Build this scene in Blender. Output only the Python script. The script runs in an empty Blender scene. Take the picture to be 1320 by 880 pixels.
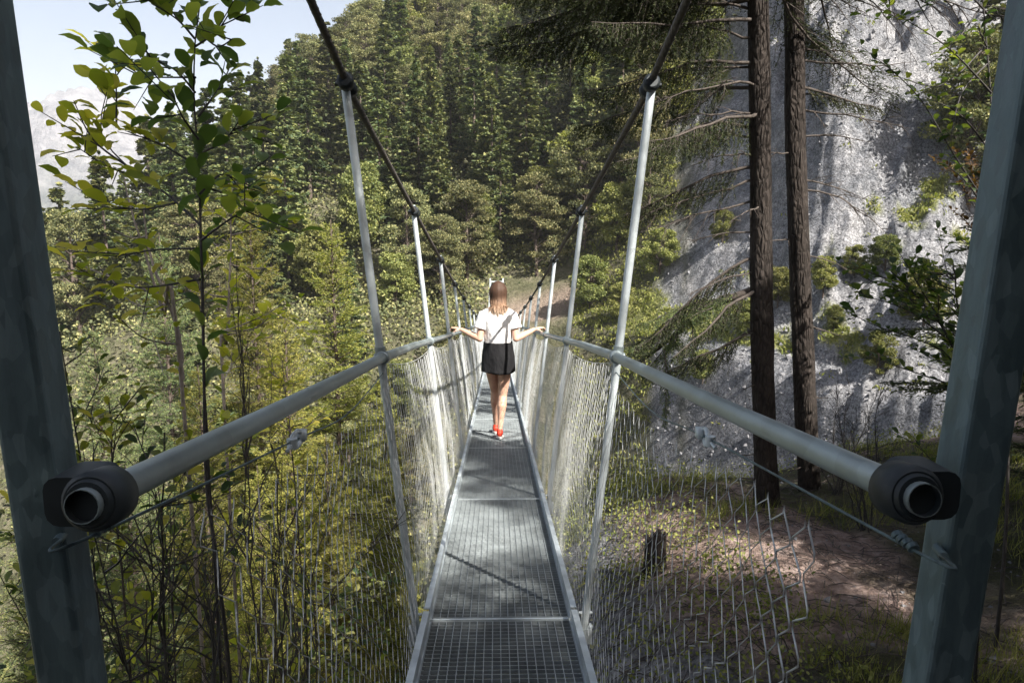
import bpy, math, random
import numpy as np
from mathutils import Vector, Euler, Matrix
R = math.radians
S = bpy.context.scene
COL = S.collection
rng = np.random.default_rng(7)

# ------------------------------------------------------------------ camera
CAM = Vector((-0.012, 0.0, 1.30))
ROT = Euler((R(81.3), 0, R(-1.2)))
FPX = 26 / 36 * 1320
cd = bpy.data.cameras.new('camera'); cd.lens = 26; cd.sensor_width = 36
cd.clip_start = 0.05; cd.clip_end = 20000
cam = bpy.data.objects.new('camera', cd); COL.objects.link(cam)
cam.location = CAM; cam.rotation_euler = ROT; S.camera = cam
MR = ROT.to_matrix()
def at(px, py, depth):
    v = MR @ Vector(((px - 660) / FPX * depth, -(py - 440) / FPX * depth, -depth)) + CAM
    return np.array(v)

# ------------------------------------------------------------------ numpy noise
def _hash(ix, iy, s):
    n = (ix.astype(np.int64) * 374761393 + iy.astype(np.int64) * 668265263 + s * 974634777) & 0x7fffffff
    n = ((n ^ (n >> 13)) * 1274126177) & 0x7fffffff
    n = n ^ (n >> 16)
    return (n & 0xffff) / 65535.0
def vnoise(x, y, s=0):
    x = np.asarray(x, float); y = np.asarray(y, float)
    ix = np.floor(x); iy = np.floor(y); fx = x - ix; fy = y - iy
    fx = fx * fx * (3 - 2 * fx); fy = fy * fy * (3 - 2 * fy)
    ix = ix.astype(np.int64); iy = iy.astype(np.int64)
    a = _hash(ix, iy, s); b = _hash(ix + 1, iy, s); c = _hash(ix, iy + 1, s); d = _hash(ix + 1, iy + 1, s)
    return (a + (b - a) * fx) * (1 - fy) + (c + (d - c) * fx) * fy - 0.5
def fbm(x, y, s=0, o=5, g=0.5):
    v = 0; a = 1
    for k in range(o):
        v = v + a * vnoise(x, y, s + k * 17); x = x * 2.03; y = y * 2.03; a *= g
    return v
def sm(a, b, x):
    t = np.clip((x - a) / (b - a), 0, 1); return t * t * (3 - 2 * t)
def softplus(x, k=0.6):
    return np.logaddexp(0, x / k) * k

# ------------------------------------------------------------------ mesh builder
class MB:
    def __init__(s): s.v = []; s.f3 = []; s.f4 = []; s.n = 0
    def add(s, v, f):
        v = np.asarray(v, float).reshape(-1, 3); f = np.asarray(f, int)
        (s.f3 if f.shape[1] == 3 else s.f4).append(f + s.n)
        s.v.append(v); s.n += len(v)
    def tube(s, P, r, n=8, cap=True, sq=1.0):
        P = np.asarray(P, float); m = len(P)
        r = np.broadcast_to(np.asarray(r, float), (m,))
        T = np.gradient(P, axis=0); T /= np.linalg.norm(T, axis=1)[:, None] + 1e-9
        ref = np.array([0, 0, 1.]) if abs(T[:, 2]).mean() < .85 else np.array([0, 1., 0])
        A = np.cross(T, ref); A /= np.linalg.norm(A, axis=1)[:, None] + 1e-9
        B = np.cross(T, A)
        th = np.arange(n) / n * 2 * np.pi
        V = P[:, None] + r[:, None, None] * (A[:, None] * np.cos(th)[None, :, None] + sq * B[:, None] * np.sin(th)[None, :, None])
        i = np.arange(m - 1)[:, None] * n; j = np.arange(n)[None]; k = (j + 1) % n
        F = np.stack([i + j, i + k, i + n + k, i + n + j], -1).reshape(-1, 4)
        s.add(V, F)
        if cap:
            for q, e in ((0, 1), (m - 1, -1)):
                c = V[q].mean(0); f = np.array([[a, (a + 1) % n, n] for a in range(n)])[:, ::e]
                s.add(np.vstack([V[q], c]), f)
    def box(s, c, h, ax=None, bev=0.0):
        c = np.asarray(c, float); h = np.asarray(h, float)
        ax = np.eye(3) if ax is None else np.asarray(ax, float)
        if bev <= 0:
            sg = np.array([[x, y, z] for x in (-1, 1) for y in (-1, 1) for z in (-1, 1)], float)
            s.add(c + (sg * h) @ ax, [[0, 1, 3, 2], [4, 6, 7, 5], [0, 4, 5, 1], [2, 3, 7, 6], [0, 2, 6, 4], [1, 5, 7, 3]])
        else:   # box rounded along its local z edges
            b = bev; pts = []
            for cx, cy, a0 in ((1, 1, 0), (-1, 1, 90), (-1, -1, 180), (1, -1, 270)):
                for k in range(4):
                    a = R(a0 + k * 30); pts.append([cx * (h[0] - b) + b * math.cos(a), cy * (h[1] - b) + b * math.sin(a)])
            pts = np.array(pts); n = len(pts)
            V = np.vstack([np.c_[pts, np.full(n, -h[2])], np.c_[pts, np.full(n, h[2])]])
            F = [[k, (k + 1) % n, n + (k + 1) % n, n + k] for k in range(n)]
            s.add(c + V @ ax, F)
            for z, e in ((-h[2], -1), (h[2], 1)):
                W = np.vstack([np.c_[pts, np.full(n, z)], [[0, 0, z]]])
                s.add(c + W @ ax, np.array([[k, (k + 1) % n, n] for k in range(n)])[:, ::e])
    def stamp(s, tv, tf, pos, M, sc):
        tv = np.asarray(tv, float); tf = np.asarray(tf, int); N = len(pos)
        V = pos[:, None] + np.einsum('nij,kj->nki', M, tv) * np.asarray(sc).reshape(-1, 1, 1)
        F = (tf[None] + (np.arange(N) * len(tv))[:, None, None]).reshape(-1, tf.shape[1])
        s.add(V.reshape(-1, 3), F)
    def arrays(s):
        V = np.vstack(s.v) if s.v else np.zeros((0, 3))
        return V
    def mesh(s, name, mat, off=(0, 0, 0), smooth=True):
        V = (s.arrays() - np.asarray(off)).astype(np.float32)
        f3 = np.vstack(s.f3) if s.f3 else np.zeros((0, 3), int)
        f4 = np.vstack(s.f4) if s.f4 else np.zeros((0, 4), int)
        me = bpy.data.meshes.new(name)
        me.vertices.add(len(V)); me.vertices.foreach_set('co', V.ravel())
        nl = f3.size + f4.size; npoly = len(f3) + len(f4)
        me.loops.add(nl); me.loops.foreach_set('vertex_index', np.concatenate([f3.ravel(), f4.ravel()]).astype(np.int32))
        me.polygons.add(npoly)
        st = np.concatenate([np.arange(len(f3)) * 3, f3.size + np.arange(len(f4)) * 4]).astype(np.int32)
        me.polygons.foreach_set('loop_start', st)
        me.polygons.foreach_set('use_smooth', np.full(npoly, smooth))
        me.update(calc_edges=True)
        me.materials.append(mat)
        return me
    def build(s, name, mat, parent=None, smooth=True):
        o = bpy.data.objects.new(name, None)
        off = ORG.get(parent.name, (0, 0, 0)) if parent else (0, 0, 0)
        me = s.mesh(name, mat, off, smooth)
        o = bpy.data.objects.new(name, me); COL.objects.link(o)
        if parent: o.parent = parent; ORG[o.name] = off
        return o
ORG = {}
def thing(name, label, cat, loc, group=None):
    o = bpy.data.objects.new(name, None); COL.objects.link(o); o.location = Vector([float(a) for a in loc])
    o.empty_display_size = .2
    ORG[o.name] = tuple(float(a) for a in loc)
    o['label'] = label; o['category'] = cat
    if group: o['group'] = group
    return o
def tag(o, label=None, cat=None, group=None, kind=None):
    if label: o['label'] = label
    if cat: o['category'] = cat
    if group: o['group'] = group
    if kind: o['kind'] = kind
    return o
def frames(d, up=None, r=None, roll=0.0):
    """rotation matrices (N,3,3) whose columns are (side, dir, normal)"""
    r = r or rng
    d = d / (np.linalg.norm(d, axis=1)[:, None] + 1e-9)
    if up is None: up = np.array([0, 0, 1.])
    u = np.broadcast_to(up, d.shape) + r.normal(0, roll, d.shape)
    s_ = np.cross(d, u); s_ /= np.linalg.norm(s_, axis=1)[:, None] + 1e-9
    n = np.cross(s_, d)
    return np.stack([s_, d, n], -1)
def curve(P, n=12):
    """smooth resampled polyline through points"""
    P = np.asarray(P, float); m = len(P)
    t = np.linspace(0, m - 1, n); out = []
    for a in t:
        i = min(int(a), m - 2); f = a - i
        p0 = P[max(i - 1, 0)]; p1 = P[i]; p2 = P[i + 1]; p3 = P[min(i + 2, m - 1)]
        out.append(.5 * ((2 * p1) + (-p0 + p2) * f + (2 * p0 - 5 * p1 + 4 * p2 - p3) * f * f + (-p0 + 3 * p1 - 3 * p2 + p3) * f ** 3))
    return np.array(out)

# ------------------------------------------------------------------ materials
def newmat(name):
    m = bpy.data.materials.new(name); m.use_nodes = True
    nt = m.node_tree; nt.nodes.clear()
    out = nt.nodes.new('ShaderNodeOutputMaterial')
    b = nt.nodes.new('ShaderNodeBsdfPrincipled'); nt.links.new(b.outputs[0], out.inputs[0])
    return m, nt, b, out
def N(nt, t, **k):
    n = nt.nodes.new(t)
    for a, v in k.items():
        if a in n.inputs: n.inputs[a].default_value = v
        else: setattr(n, a, v)
    return n
def L(nt, a, b): nt.links.new(a, b)
def ramp(nt, fac, stops):
    r = nt.nodes.new('ShaderNodeValToRGB'); e = r.color_ramp.elements
    while len(e) < len(stops): e.new(.5)
    for i, (p, c) in enumerate(stops):
        e[i].position = p; e[i].color = (c[0], c[1], c[2], 1) if hasattr(c, '__len__') else (c, c, c, 1)
    L(nt, fac, r.inputs[0]); return r.outputs[0]
def mixc(nt, fac, a, b, mode='MIX'):
    m = nt.nodes.new('ShaderNodeMix'); m.data_type = 'RGBA'; m.blend_type = mode
    for sk, v in ((0, fac), (6, a), (7, b)):
        if hasattr(v, 'is_output') or hasattr(v, 'links'): L(nt, v, m.inputs[sk])
        elif isinstance(v, (int, float)): m.inputs[sk].default_value = v
        else: m.inputs[sk].default_value = (*v, 1)
    return m.outputs[2]
def noise(nt, scale, detail=4, co=None, rough=.55, stretch=None):
    if co is None: co = N(nt, 'ShaderNodeTexCoord').outputs['Object']
    if stretch:
        mp = nt.nodes.new('ShaderNodeMapping'); mp.inputs['Scale'].default_value = stretch
        L(nt, co, mp.inputs[0]); co = mp.outputs[0]
    n = N(nt, 'ShaderNodeTexNoise', Scale=scale, Detail=detail, Roughness=rough); L(nt, co, n.inputs['Vector'])
    return n.outputs[0]
def bump(nt, b, h, strength=.4, dist=.01):
    n = nt.nodes.new('ShaderNodeBump'); n.inputs['Strength'].default_value = strength; n.inputs['Distance'].default_value = dist
    L(nt, h, n.inputs['Height']); L(nt, n.outputs[0], b.inputs['Normal'])

def m_foliage(name, c1, c2, c3, trans=.3, rough=.6, spec=.3, tcol=1.6):
    m, nt, b, out = newmat(name)
    g = N(nt, 'ShaderNodeNewGeometry'); oi = N(nt, 'ShaderNodeObjectInfo')
    c = ramp(nt, g.outputs['Random Per Island'], [(0, c1), (.55, c2), (1, c3)])
    hs = N(nt, 'ShaderNodeHueSaturation')
    mr = N(nt, 'ShaderNodeMapRange'); L(nt, oi.outputs['Random'], mr.inputs[0]); mr.inputs[3].default_value = .475; mr.inputs[4].default_value = .515
    L(nt, mr.outputs[0], hs.inputs['Hue'])
    mv = N(nt, 'ShaderNodeMath', operation='MULTIPLY_ADD'); L(nt, oi.outputs['Random'], mv.inputs[0]); mv.inputs[1].default_value = .7; mv.inputs[2].default_value = .65
    fr = N(nt, 'ShaderNodeMath', operation='FRACT'); m7 = N(nt, 'ShaderNodeMath', operation='MULTIPLY'); L(nt, oi.outputs['Random'], m7.inputs[0]); m7.inputs[1].default_value = 7.31
    L(nt, m7.outputs[0], fr.inputs[0]); L(nt, fr.outputs[0], mv.inputs[0]); L(nt, mv.outputs[0], hs.inputs['Value'])
    L(nt, c, hs.inputs['Color'])
    L(nt, hs.outputs[0], b.inputs['Base Color']); b.inputs['Roughness'].default_value = rough
    b.inputs['Specular IOR Level'].default_value = spec
    tr = N(nt, 'ShaderNodeBsdfTranslucent')
    tc = mixc(nt, 1.0, hs.outputs[0], (tcol, tcol * 1.05, tcol * .45), 'MULTIPLY'); L(nt, tc, tr.inputs[0])
    mx = nt.nodes.new('ShaderNodeMixShader'); mx.inputs[0].default_value = trans
    L(nt, b.outputs[0], mx.inputs[1]); L(nt, tr.outputs[0], mx.inputs[2]); L(nt, mx.outputs[0], out.inputs[0])
    return m
def m_metal(name, c, rough=.45, met=.75, spangle=.25, sc=18):
    m, nt, b, out = newmat(name)
    co = N(nt, 'ShaderNodeTexCoord').outputs['Object']
    v = N(nt, 'ShaderNodeTexVoronoi', Scale=sc); L(nt, co, v.inputs['Vector'])
    g = N(nt, 'ShaderNodeRGBToBW'); L(nt, v.outputs['Color'], g.inputs[0])
    n = noise(nt, 6, 5, co)
    mm = N(nt, 'ShaderNodeMath', operation='MULTIPLY_ADD'); L(nt, g.outputs[0], mm.inputs[0]); mm.inputs[1].default_value = spangle; L(nt, n, mm.inputs[2])
    col = ramp(nt, mm.outputs[0], [(.3, [x * .72 for x in c]), (.75, [min(1, x * 1.2) for x in c])])
    L(nt, col, b.inputs['Base Color']); b.inputs['Metallic'].default_value = met
    rr = ramp(nt, mm.outputs[0], [(.3, rough * .8), (.8, min(1, rough * 1.3))]); L(nt, rr, b.inputs['Roughness'])
    bump(nt, b, noise(nt, 60, 3, co), .15, .002)
    return m
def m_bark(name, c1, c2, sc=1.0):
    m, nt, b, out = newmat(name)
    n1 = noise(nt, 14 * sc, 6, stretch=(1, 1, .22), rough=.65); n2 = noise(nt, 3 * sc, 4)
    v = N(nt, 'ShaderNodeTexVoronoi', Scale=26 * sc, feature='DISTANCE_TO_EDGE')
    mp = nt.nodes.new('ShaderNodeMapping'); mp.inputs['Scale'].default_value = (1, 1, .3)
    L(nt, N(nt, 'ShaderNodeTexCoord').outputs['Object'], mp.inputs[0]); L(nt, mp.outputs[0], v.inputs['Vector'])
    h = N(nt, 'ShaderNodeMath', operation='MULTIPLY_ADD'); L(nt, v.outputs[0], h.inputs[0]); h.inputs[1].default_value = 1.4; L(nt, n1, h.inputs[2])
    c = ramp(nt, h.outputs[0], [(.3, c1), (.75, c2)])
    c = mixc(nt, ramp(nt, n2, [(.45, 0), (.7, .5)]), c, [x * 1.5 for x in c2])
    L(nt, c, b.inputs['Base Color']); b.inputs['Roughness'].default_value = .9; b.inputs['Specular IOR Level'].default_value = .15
    bump(nt, b, h.outputs[0], 1.0, .03)
    return m
def m_plain(name, c, rough=.7, var=.25, sc=20, bmp=.2, bd=.004, met=0):
    m, nt, b, out = newmat(name)
    n = noise(nt, sc, 5)
    col = ramp(nt, n, [(.3, [x * (1 - var) for x in c]), (.7, [min(1, x * (1 + var)) for x in c])])
    L(nt, col, b.inputs['Base Color']); b.inputs['Roughness'].default_value = rough; b.inputs['Metallic'].default_value = met
    if bmp: bump(nt, b, n, bmp, bd)
    return m

G_PINE = m_foliage('pine_needles', (.062, .076, .038), (.140, .146, .068), (.28, .26, .12), .18, .7, .12)
G_SPRUCE = m_foliage('spruce_needles', (.045, .068, .034), (.095, .122, .052), (.19, .20, .075), .18, .65, .12)
G_BROAD = m_foliage('broadleaf_foliage', (.085, .105, .038), (.15, .168, .058), (.25, .25, .09), .3, .6, .15)
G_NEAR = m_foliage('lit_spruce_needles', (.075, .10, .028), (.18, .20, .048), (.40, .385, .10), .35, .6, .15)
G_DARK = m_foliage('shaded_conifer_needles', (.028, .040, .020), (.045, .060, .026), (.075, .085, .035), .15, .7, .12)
G_LEAF = m_foliage('sapling_leaves', (.035, .062, .026), (.085, .120, .034), (.22, .235, .055), .42, .45, .3, 2.0)
G_YLEAF = m_foliage('yellowish_leaves', (.14, .18, .03), (.30, .31, .05), (.46, .43, .08), .5, .5, .3, 1.9)
G_RED = m_foliage('rusty_leaves', (.09, .055, .03), (.14, .07, .035), (.2, .11, .045), .3, .6, .2)
G_GRASS = m_foliage('grass_blades', (.10, .125, .03), (.17, .18, .05), (.27, .26, .10), .3, .6, .15)
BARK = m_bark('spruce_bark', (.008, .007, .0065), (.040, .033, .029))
BARKF = m_bark('hillside_bark', (.04, .032, .026), (.12, .095, .08), .6)
TWIG = m_plain('twig_bark', (.062, .050, .042), .85, .4, 30)
PALE = m_plain('pale_bark', (.32, .27, .24), .8, .35, 25)
DSTEM = m_plain('dark_stem', (.030, .026, .024), .7, .4, 40)
GALV = m_metal('galvanised_steel', (.46, .51, .53), .5, .3)
GALVD, nt, b, out = newmat('galvanised_post')
co = N(nt, 'ShaderNodeTexCoord').outputs['Object']
v = N(nt, 'ShaderNodeTexVoronoi', Scale=75); mp = nt.nodes.new('ShaderNodeMapping'); mp.inputs['Scale'].default_value = (1, 1, .45); L(nt, co, mp.inputs[0])
wn = N(nt, 'ShaderNodeTexNoise', Scale=9, Detail=4); L(nt, mp.outputs[0], wn.inputs['Vector']); L(nt, mixc(nt, .03, mp.outputs[0], wn.outputs['Color']), v.inputs['Vector'])
g = N(nt, 'ShaderNodeRGBToBW'); L(nt, v.outputs['Color'], g.inputs[0])
sp_ = ramp(nt, g.outputs[0], [(.15, (.080, .120, .133)), (.55, (.102, .150, .164)), (.9, (.15, .205, .22))])
dr_ = ramp(nt, noise(nt, 5, 7, co, .7, (4, 4, .6)), [(.38, (.35, .35, .36)), (.6, (1, 1, 1))])
L(nt, mixc(nt, .45, sp_, dr_, 'MULTIPLY'), b.inputs['Base Color']); b.inputs['Metallic'].default_value = .25
L(nt, ramp(nt, g.outputs[0], [(.2, .4), (.8, .65)]), b.inputs['Roughness']); bump(nt, b, noise(nt, 80, 5, co), .35, .002)
RAILM = m_metal('handrail_tube_steel', (.26, .305, .315), .36, .5, .3, 12)
WIRE = m_metal('net_wire', (.60, .62, .62), .5, .15, .1, 50)
CABLE = m_plain('steel_cable', (.085, .075, .068), .65, .35, 60, .3, .002, .2)
IRON = m_plain('black_clamp', (.020, .026, .030), .55, .3, 20, .2, .002, .3)
GRATE = m_metal('grating_steel', (.255, .285, .297), .5, .25, .2, 40)

# ------------------------------------------------------------------ bridge profile
Y0, YE, DY, NB = 2.90, 57.50, 2.1, 26
def Dz(y): return .05 - .13 * y + .000419 * y * y
def Dax(y):
    s = -.13 + .000838 * y; c = 1 / math.sqrt(1 + s * s)
    return np.array([[1, 0, 0], [0, c, s * c], [0, -s * c, c]])      # rows: local x,y,z
def rail_dz(y): return float(np.interp(y, [.8, 1.36, 2.95, 4.0], [-.078, -.063, -.012, 0]))
def hc(y):
    b = 1.15 + .00153 * (28.5 - y) ** 2
    if y < Y0: b += .14 * (Y0 - y) ** 1.0 + .0
    return b
RAIL_H, RAIL_W, BOT_W = 1.13, .463, .345
def hw(h): return BOT_W + .010 + .103 * h

# ------------------------------------------------------------------ terrain
def H(x, y, detail=True):
    x = np.asarray(x, float); y = np.asarray(y, float)
    w = fbm(x * .03, y * .03, 3, 3)
    # far side
    y0 = 58 - 33 * sm(3, 24, x) + 5 * w * sm(60, 75, y)
    t = y - y0
    up = 0.14 * np.clip(t, 0, 6) + .60 * softplus(t - 5, 2.0)
    up = np.where(up > 150, 150 + (up - 150) * .2, up)
    far = -6.2 + up + 1.15 * np.minimum(t, 0)
    far = far - .94 * softplus(-(x + 20) + .28 * (y - 115), 5) * sm(25, 70, y)
    # gullies of the eroded slope on the right
    er = sm(8, 18, x) * sm(-6, 6, t)
    phase = x - .42 * (y - 30) + 2.5 * fbm(x * .07, y * .07, 9, 3)
    gul = np.abs(((phase + 6) / 15.0) % 1 - .5) * 2
    far = far + er * (.8 * fbm(phase * .5, y * .08, 21, 4) + 1.0 * fbm(x * .35, y * .35, 5, 4))
    # steep rock step whose shaded face looks left, with ribs on the lit slope beyond it
    wig = 1.6 * fbm(x * .10, y * .12, 77, 4) + .6 * vnoise(y * .6, x * .1, 78)
    ln = x - (17.6 + .13 * (y - 38)) + wig
    hh = 8.5 * (1 + .5 * fbm(x * .06, y * .06, 79, 3))
    far = far + hh * (.55 * sm(-1.2, .3, ln) + .45 * sm(1.0, 2.6, ln + .5 * wig)) * (1 - .85 * sm(5, 26, ln)) * sm(40, 50, y) * sm(125, 95, y)
    rib = 1 - 2 * np.abs(fbm((x - .95 * y) * .11, y * .035 + x * .02, 83, 4))
    rib2 = 1 - 2 * np.abs(fbm((x - .9 * y) * .42, y * .16, 87, 4))
    far = far + er * sm(-3, 0, x - 17.5 - .13 * (y - 38)) * (3.0 * rib + 1.3 * rib2 - 3.2)
    # near side: ledge on the right of the bridge, abutment under the camera
    topR = -.55 - .75 * sm(0, 3.0, y) - .085 * np.maximum(y - 2, 0) + .16 * np.maximum(x - 3.5, 0) + .35 * np.maximum(x - 7, 0)
    topR = topR + .2 * np.clip(2.2 - x, 0, 1) * sm(2, 5, y) * -1
    top = np.where(y < .7, -.12, topR) * 1.0
    top = -.12 + (topR + .12) * np.maximum(sm(.5, 2.0, y), sm(1.0, 2.2, x) * .6)
    d1 = np.maximum(1.05 - x, y - (9.6 + .25 * np.maximum(x - 3, 0) + .8 * fbm(x * .4, 3.3, 4, 3)))
    d2 = np.maximum(-x - 1.2, y - .75)
    d = np.minimum(d1, d2)
    near = top - 1.05 * softplus(d, .35)
    z = np.maximum(near, far)
    z = np.maximum(z, -27 - .22 * np.maximum(-x - 10, 0) * sm(-10, -80, x)) 
    # farther valley and mountain
    rr = np.hypot(x, y)
    if detail:
        z = z + .10 * fbm(x * 1.3, y * 1.3, 31, 4) * sm(.5, 2.5, rr) + .9 * fbm(x * .13, y * .13, 33, 4) * sm(10, 40, rr)
    return z
MASKS = {}
def masks(x, y, z):
    n = fbm(x * .12, y * .12, 51, 5); n2 = fbm(x * .5, y * .5, 52, 4)
    y0 = 58 - 33 * sm(3, 24, x); t = y - y0
    az = np.degrees(np.arctan2(x, y))
    scree = sm(13.5, 16.0, az + 4 * n) * sm(-30, -3, t) * sm(10, 14, y)
    scree = np.maximum(scree, sm(1.6, .5, np.abs(az - 13.3 + .9 * n)) * sm(62, 50, y) * sm(30, 40, y))
    g = sm(.36, .46, n + .35 * n2 + .62 * sm(3.0, 0, np.abs(t - 6.0 - .25 * (x - 20) - 2 * n)) + .25 * sm(2, 0, np.abs(t + 1)) - .02) * sm(12, 16, y) * scree
    g = np.maximum(g, sm(10, 12, y) * sm(8, 12, az) * sm(14, 12.5, az + 2 * n) * .9)
    scree = np.maximum(scree, sm(2.3, 1.3, x + .8 * n2) * sm(.2, .6, x) * sm(3.0, 5, y) * sm(26, 18, y) * sm(-.25, .15, n2 + .25))
    gx = (H(x + .4, y) - H(x - .4, y)) / .8; gy = (H(x, y + .4) - H(x, y - .4)) / .8
    g = g * sm(1.5, 1.0, np.hypot(gx, gy))
    near = sm(11.5, 10, y)
    dirt = near * sm(1.2, 1.9, x + .5 * n2) * sm(-.12, .12, n2 + .35 * sm(1.0, .3, np.hypot((x - 2.3) / 1.6, (y - 6.6) / 2.2)) - .12)
    dirt = np.maximum(dirt, .55 * sm(3.0, 1.0, np.hypot((x - 4) / 2.2, (y - 61) / 1.3)))
    return np.stack([scree, g, dirt], -1)
def polar(rs, th):
    rr, tt = np.meshgrid(rs, th, indexing='ij')
    return rr * np.sin(tt), rr * np.cos(tt)
def sheet(X, Y, Z, name, mat, closed=False, mask=None):
    n, m = X.shape; mb = MB()
    i = np.arange(n - 1)[:, None] * m; mm = m if closed else m - 1
    j = np.arange(mm)[None]; k = (j + 1) % m
    F = np.stack([i + j, i + k, i + m + k, i + m + j], -1).reshape(-1, 4)[:, ::-1]
    mb.add(np.stack([X, Y, Z], -1).reshape(-1, 3), F)
    o = mb.build(name, mat)
    if mask is not None:
        a = o.data.color_attributes.new('mask', 'FLOAT_COLOR', 'POINT')
        a.data.foreach_set('color', np.c_[mask.reshape(-1, 3), np.ones(n * m)].astype(np.float32).ravel())
    return o
def m_ground():
    m, nt, b, out = newmat('ground_surface')
    co = N(nt, 'ShaderNodeTexCoord').outputs['Object']
    at_ = N(nt, 'ShaderNodeAttribute', attribute_name='mask')
    sp = N(nt, 'ShaderNodeSeparateColor'); L(nt, at_.outputs['Color'], sp.inputs[0])
    nf = noise(nt, 9, 8, co, .7); nm = noise(nt, 1.1, 8, co, .65); ns = noise(nt, .5, 7, co, .62, (1, .5, 1))
    forest = ramp(nt, nm, [(.3, (.050, .052, .032)), (.5, (.095, .095, .055)), (.72, (.18, .16, .12))])
    sc1 = ramp(nt, nm, [(.3, (.085, .092, .105)), (.5, (.205, .208, .22)), (.7, (.37, .365, .37))])
    sc2 = ramp(nt, ns, [(.38, (.10, .108, .122)), (.52, (.21, .212, .225)), (.64, (.34, .335, .34))])
    scree = mixc(nt, .5, sc1, sc2)
    scree = mixc(nt, .6, scree, ramp(nt, nf, [(.40, .1), (.5, .5), (.60, .9)]), 'OVERLAY')
    scree = mixc(nt, .5, scree, ramp(nt, noise(nt, 3.1, 8, co, .7, (1, .45, 1)), [(.36, .2), (.5, .5), (.64, .8)]), 'OVERLAY')
    grass = ramp(nt, nf, [(.25, (.06, .075, .02)), (.5, (.15, .165, .05)), (.75, (.30, .28, .12))])
    dirt = ramp(nt, nf, [(.3, (.12, .085, .07)), (.5, (.34, .25, .215)), (.7, (.52, .42, .38))])
    c = mixc(nt, sp.outputs[0], forest, scree); c = mixc(nt, sp.outputs[1], c, grass); c = mixc(nt, sp.outputs[2], c, dirt)
    L(nt, c, b.inputs['Base Color']); b.inputs['Roughness'].default_value = .95; b.inputs['Specular IOR Level'].default_value = .1
    v = N(nt, 'ShaderNodeTexVoronoi', Scale=3.5); L(nt, co, v.inputs['Vector'])
    a = N(nt, 'ShaderNodeMath', operation='MULTIPLY_ADD'); L(nt, nm, a.inputs[0]); a.inputs[1].default_value = 5.0; L(nt, nf, a.inputs[2])
    a2 = N(nt, 'ShaderNodeMath', operation='MULTIPLY_ADD'); L(nt, v.outputs[0], a2.inputs[0]); a2.inputs[1].default_value = -.6; L(nt, a.outputs[0], a2.inputs[2])
    bump(nt, b, a2.outputs[0], 1.0, .13)
    return m
GROUND = m_ground()
th = np.radians(np.concatenate([np.arange(-180, -46, 6), np.arange(-46, 46, .16), np.arange(46, 180, 6)]))
rs = np.concatenate([[.02], np.geomspace(.3, 4, 40)[:-1], np.geomspace(4, 150, 400)[:-1], np.geomspace(150, 420, 40)])
X, Y = polar(rs, th); Z = H(X, Y)
tag(sheet(X, Y, Z, 'ground', GROUND, True, masks(X, Y, Z)), kind='structure')

# distant valley and mountain
def m_mountain():
    m, nt, b, out = newmat('mountain_surface')
    g = N(nt, 'ShaderNodeNewGeometry'); sx = N(nt, 'ShaderNodeSeparateXYZ'); L(nt, g.outputs['Position'], sx.inputs[0])
    co = N(nt, 'ShaderNodeTexCoord').outputs['Object']
    n = noise(nt, .004, 9, co, .65); n2 = noise(nt, .03, 6, co, .7)
    a = N(nt, 'ShaderNodeMath', operation='MULTIPLY_ADD'); L(nt, n, a.inputs[0]); a.inputs[1].default_value = 500; L(nt, sx.outputs[2], a.inputs[2])
    mr = N(nt, 'ShaderNodeMapRange'); L(nt, a.outputs[0], mr.inputs[0]); mr.inputs[1].default_value = 180; mr.inputs[2].default_value = 420
    rock = ramp(nt, n2, [(.35, (.10, .10, .115)), (.65, (.26, .25, .26))]); wood = ramp(nt, n2, [(.35, (.02, .035, .025)), (.7, (.07, .085, .05))])
    L(nt, mixc(nt, mr.outputs[0], wood, rock), b.inputs['Base Color']); b.inputs['Roughness'].default_value = 1
    b.inputs['Specular IOR Level'].default_value = 0
    bump(nt, b, n2, 1, 20)
    return m
th2 = np.radians(np.arange(-75, 40, .2)); r2 = np.geomspace(300, 3600, 220)
X, Y = polar(r2, th2)
X, Y = X / .6, Y / .6
ridge = 380 + 190 * fbm(X * .0008 + 5, Y * .0003, 71, 3) + 230 * np.exp(-((np.degrees(np.arctan2(X, Y)) + 27.5) / 5.0) ** 2)
rr = np.hypot(X, Y)
Zm = -200 * sm(400, 1000, rr) - 100 + (ridge + 330) * sm(1500, 4200, rr) * (1 - .25 * sm(4200, 7000, rr)) + 260 * fbm(X * .0021, Y * .0021, 73, 7, .55) * sm(1200, 3000, rr)
X, Y, Zm = X * .6, Y * .6, Zm * .6
print('mountain top', Zm.max())
tag(sheet(X, Y, Zm, 'mountain', m_mountain()), kind='structure')

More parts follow.
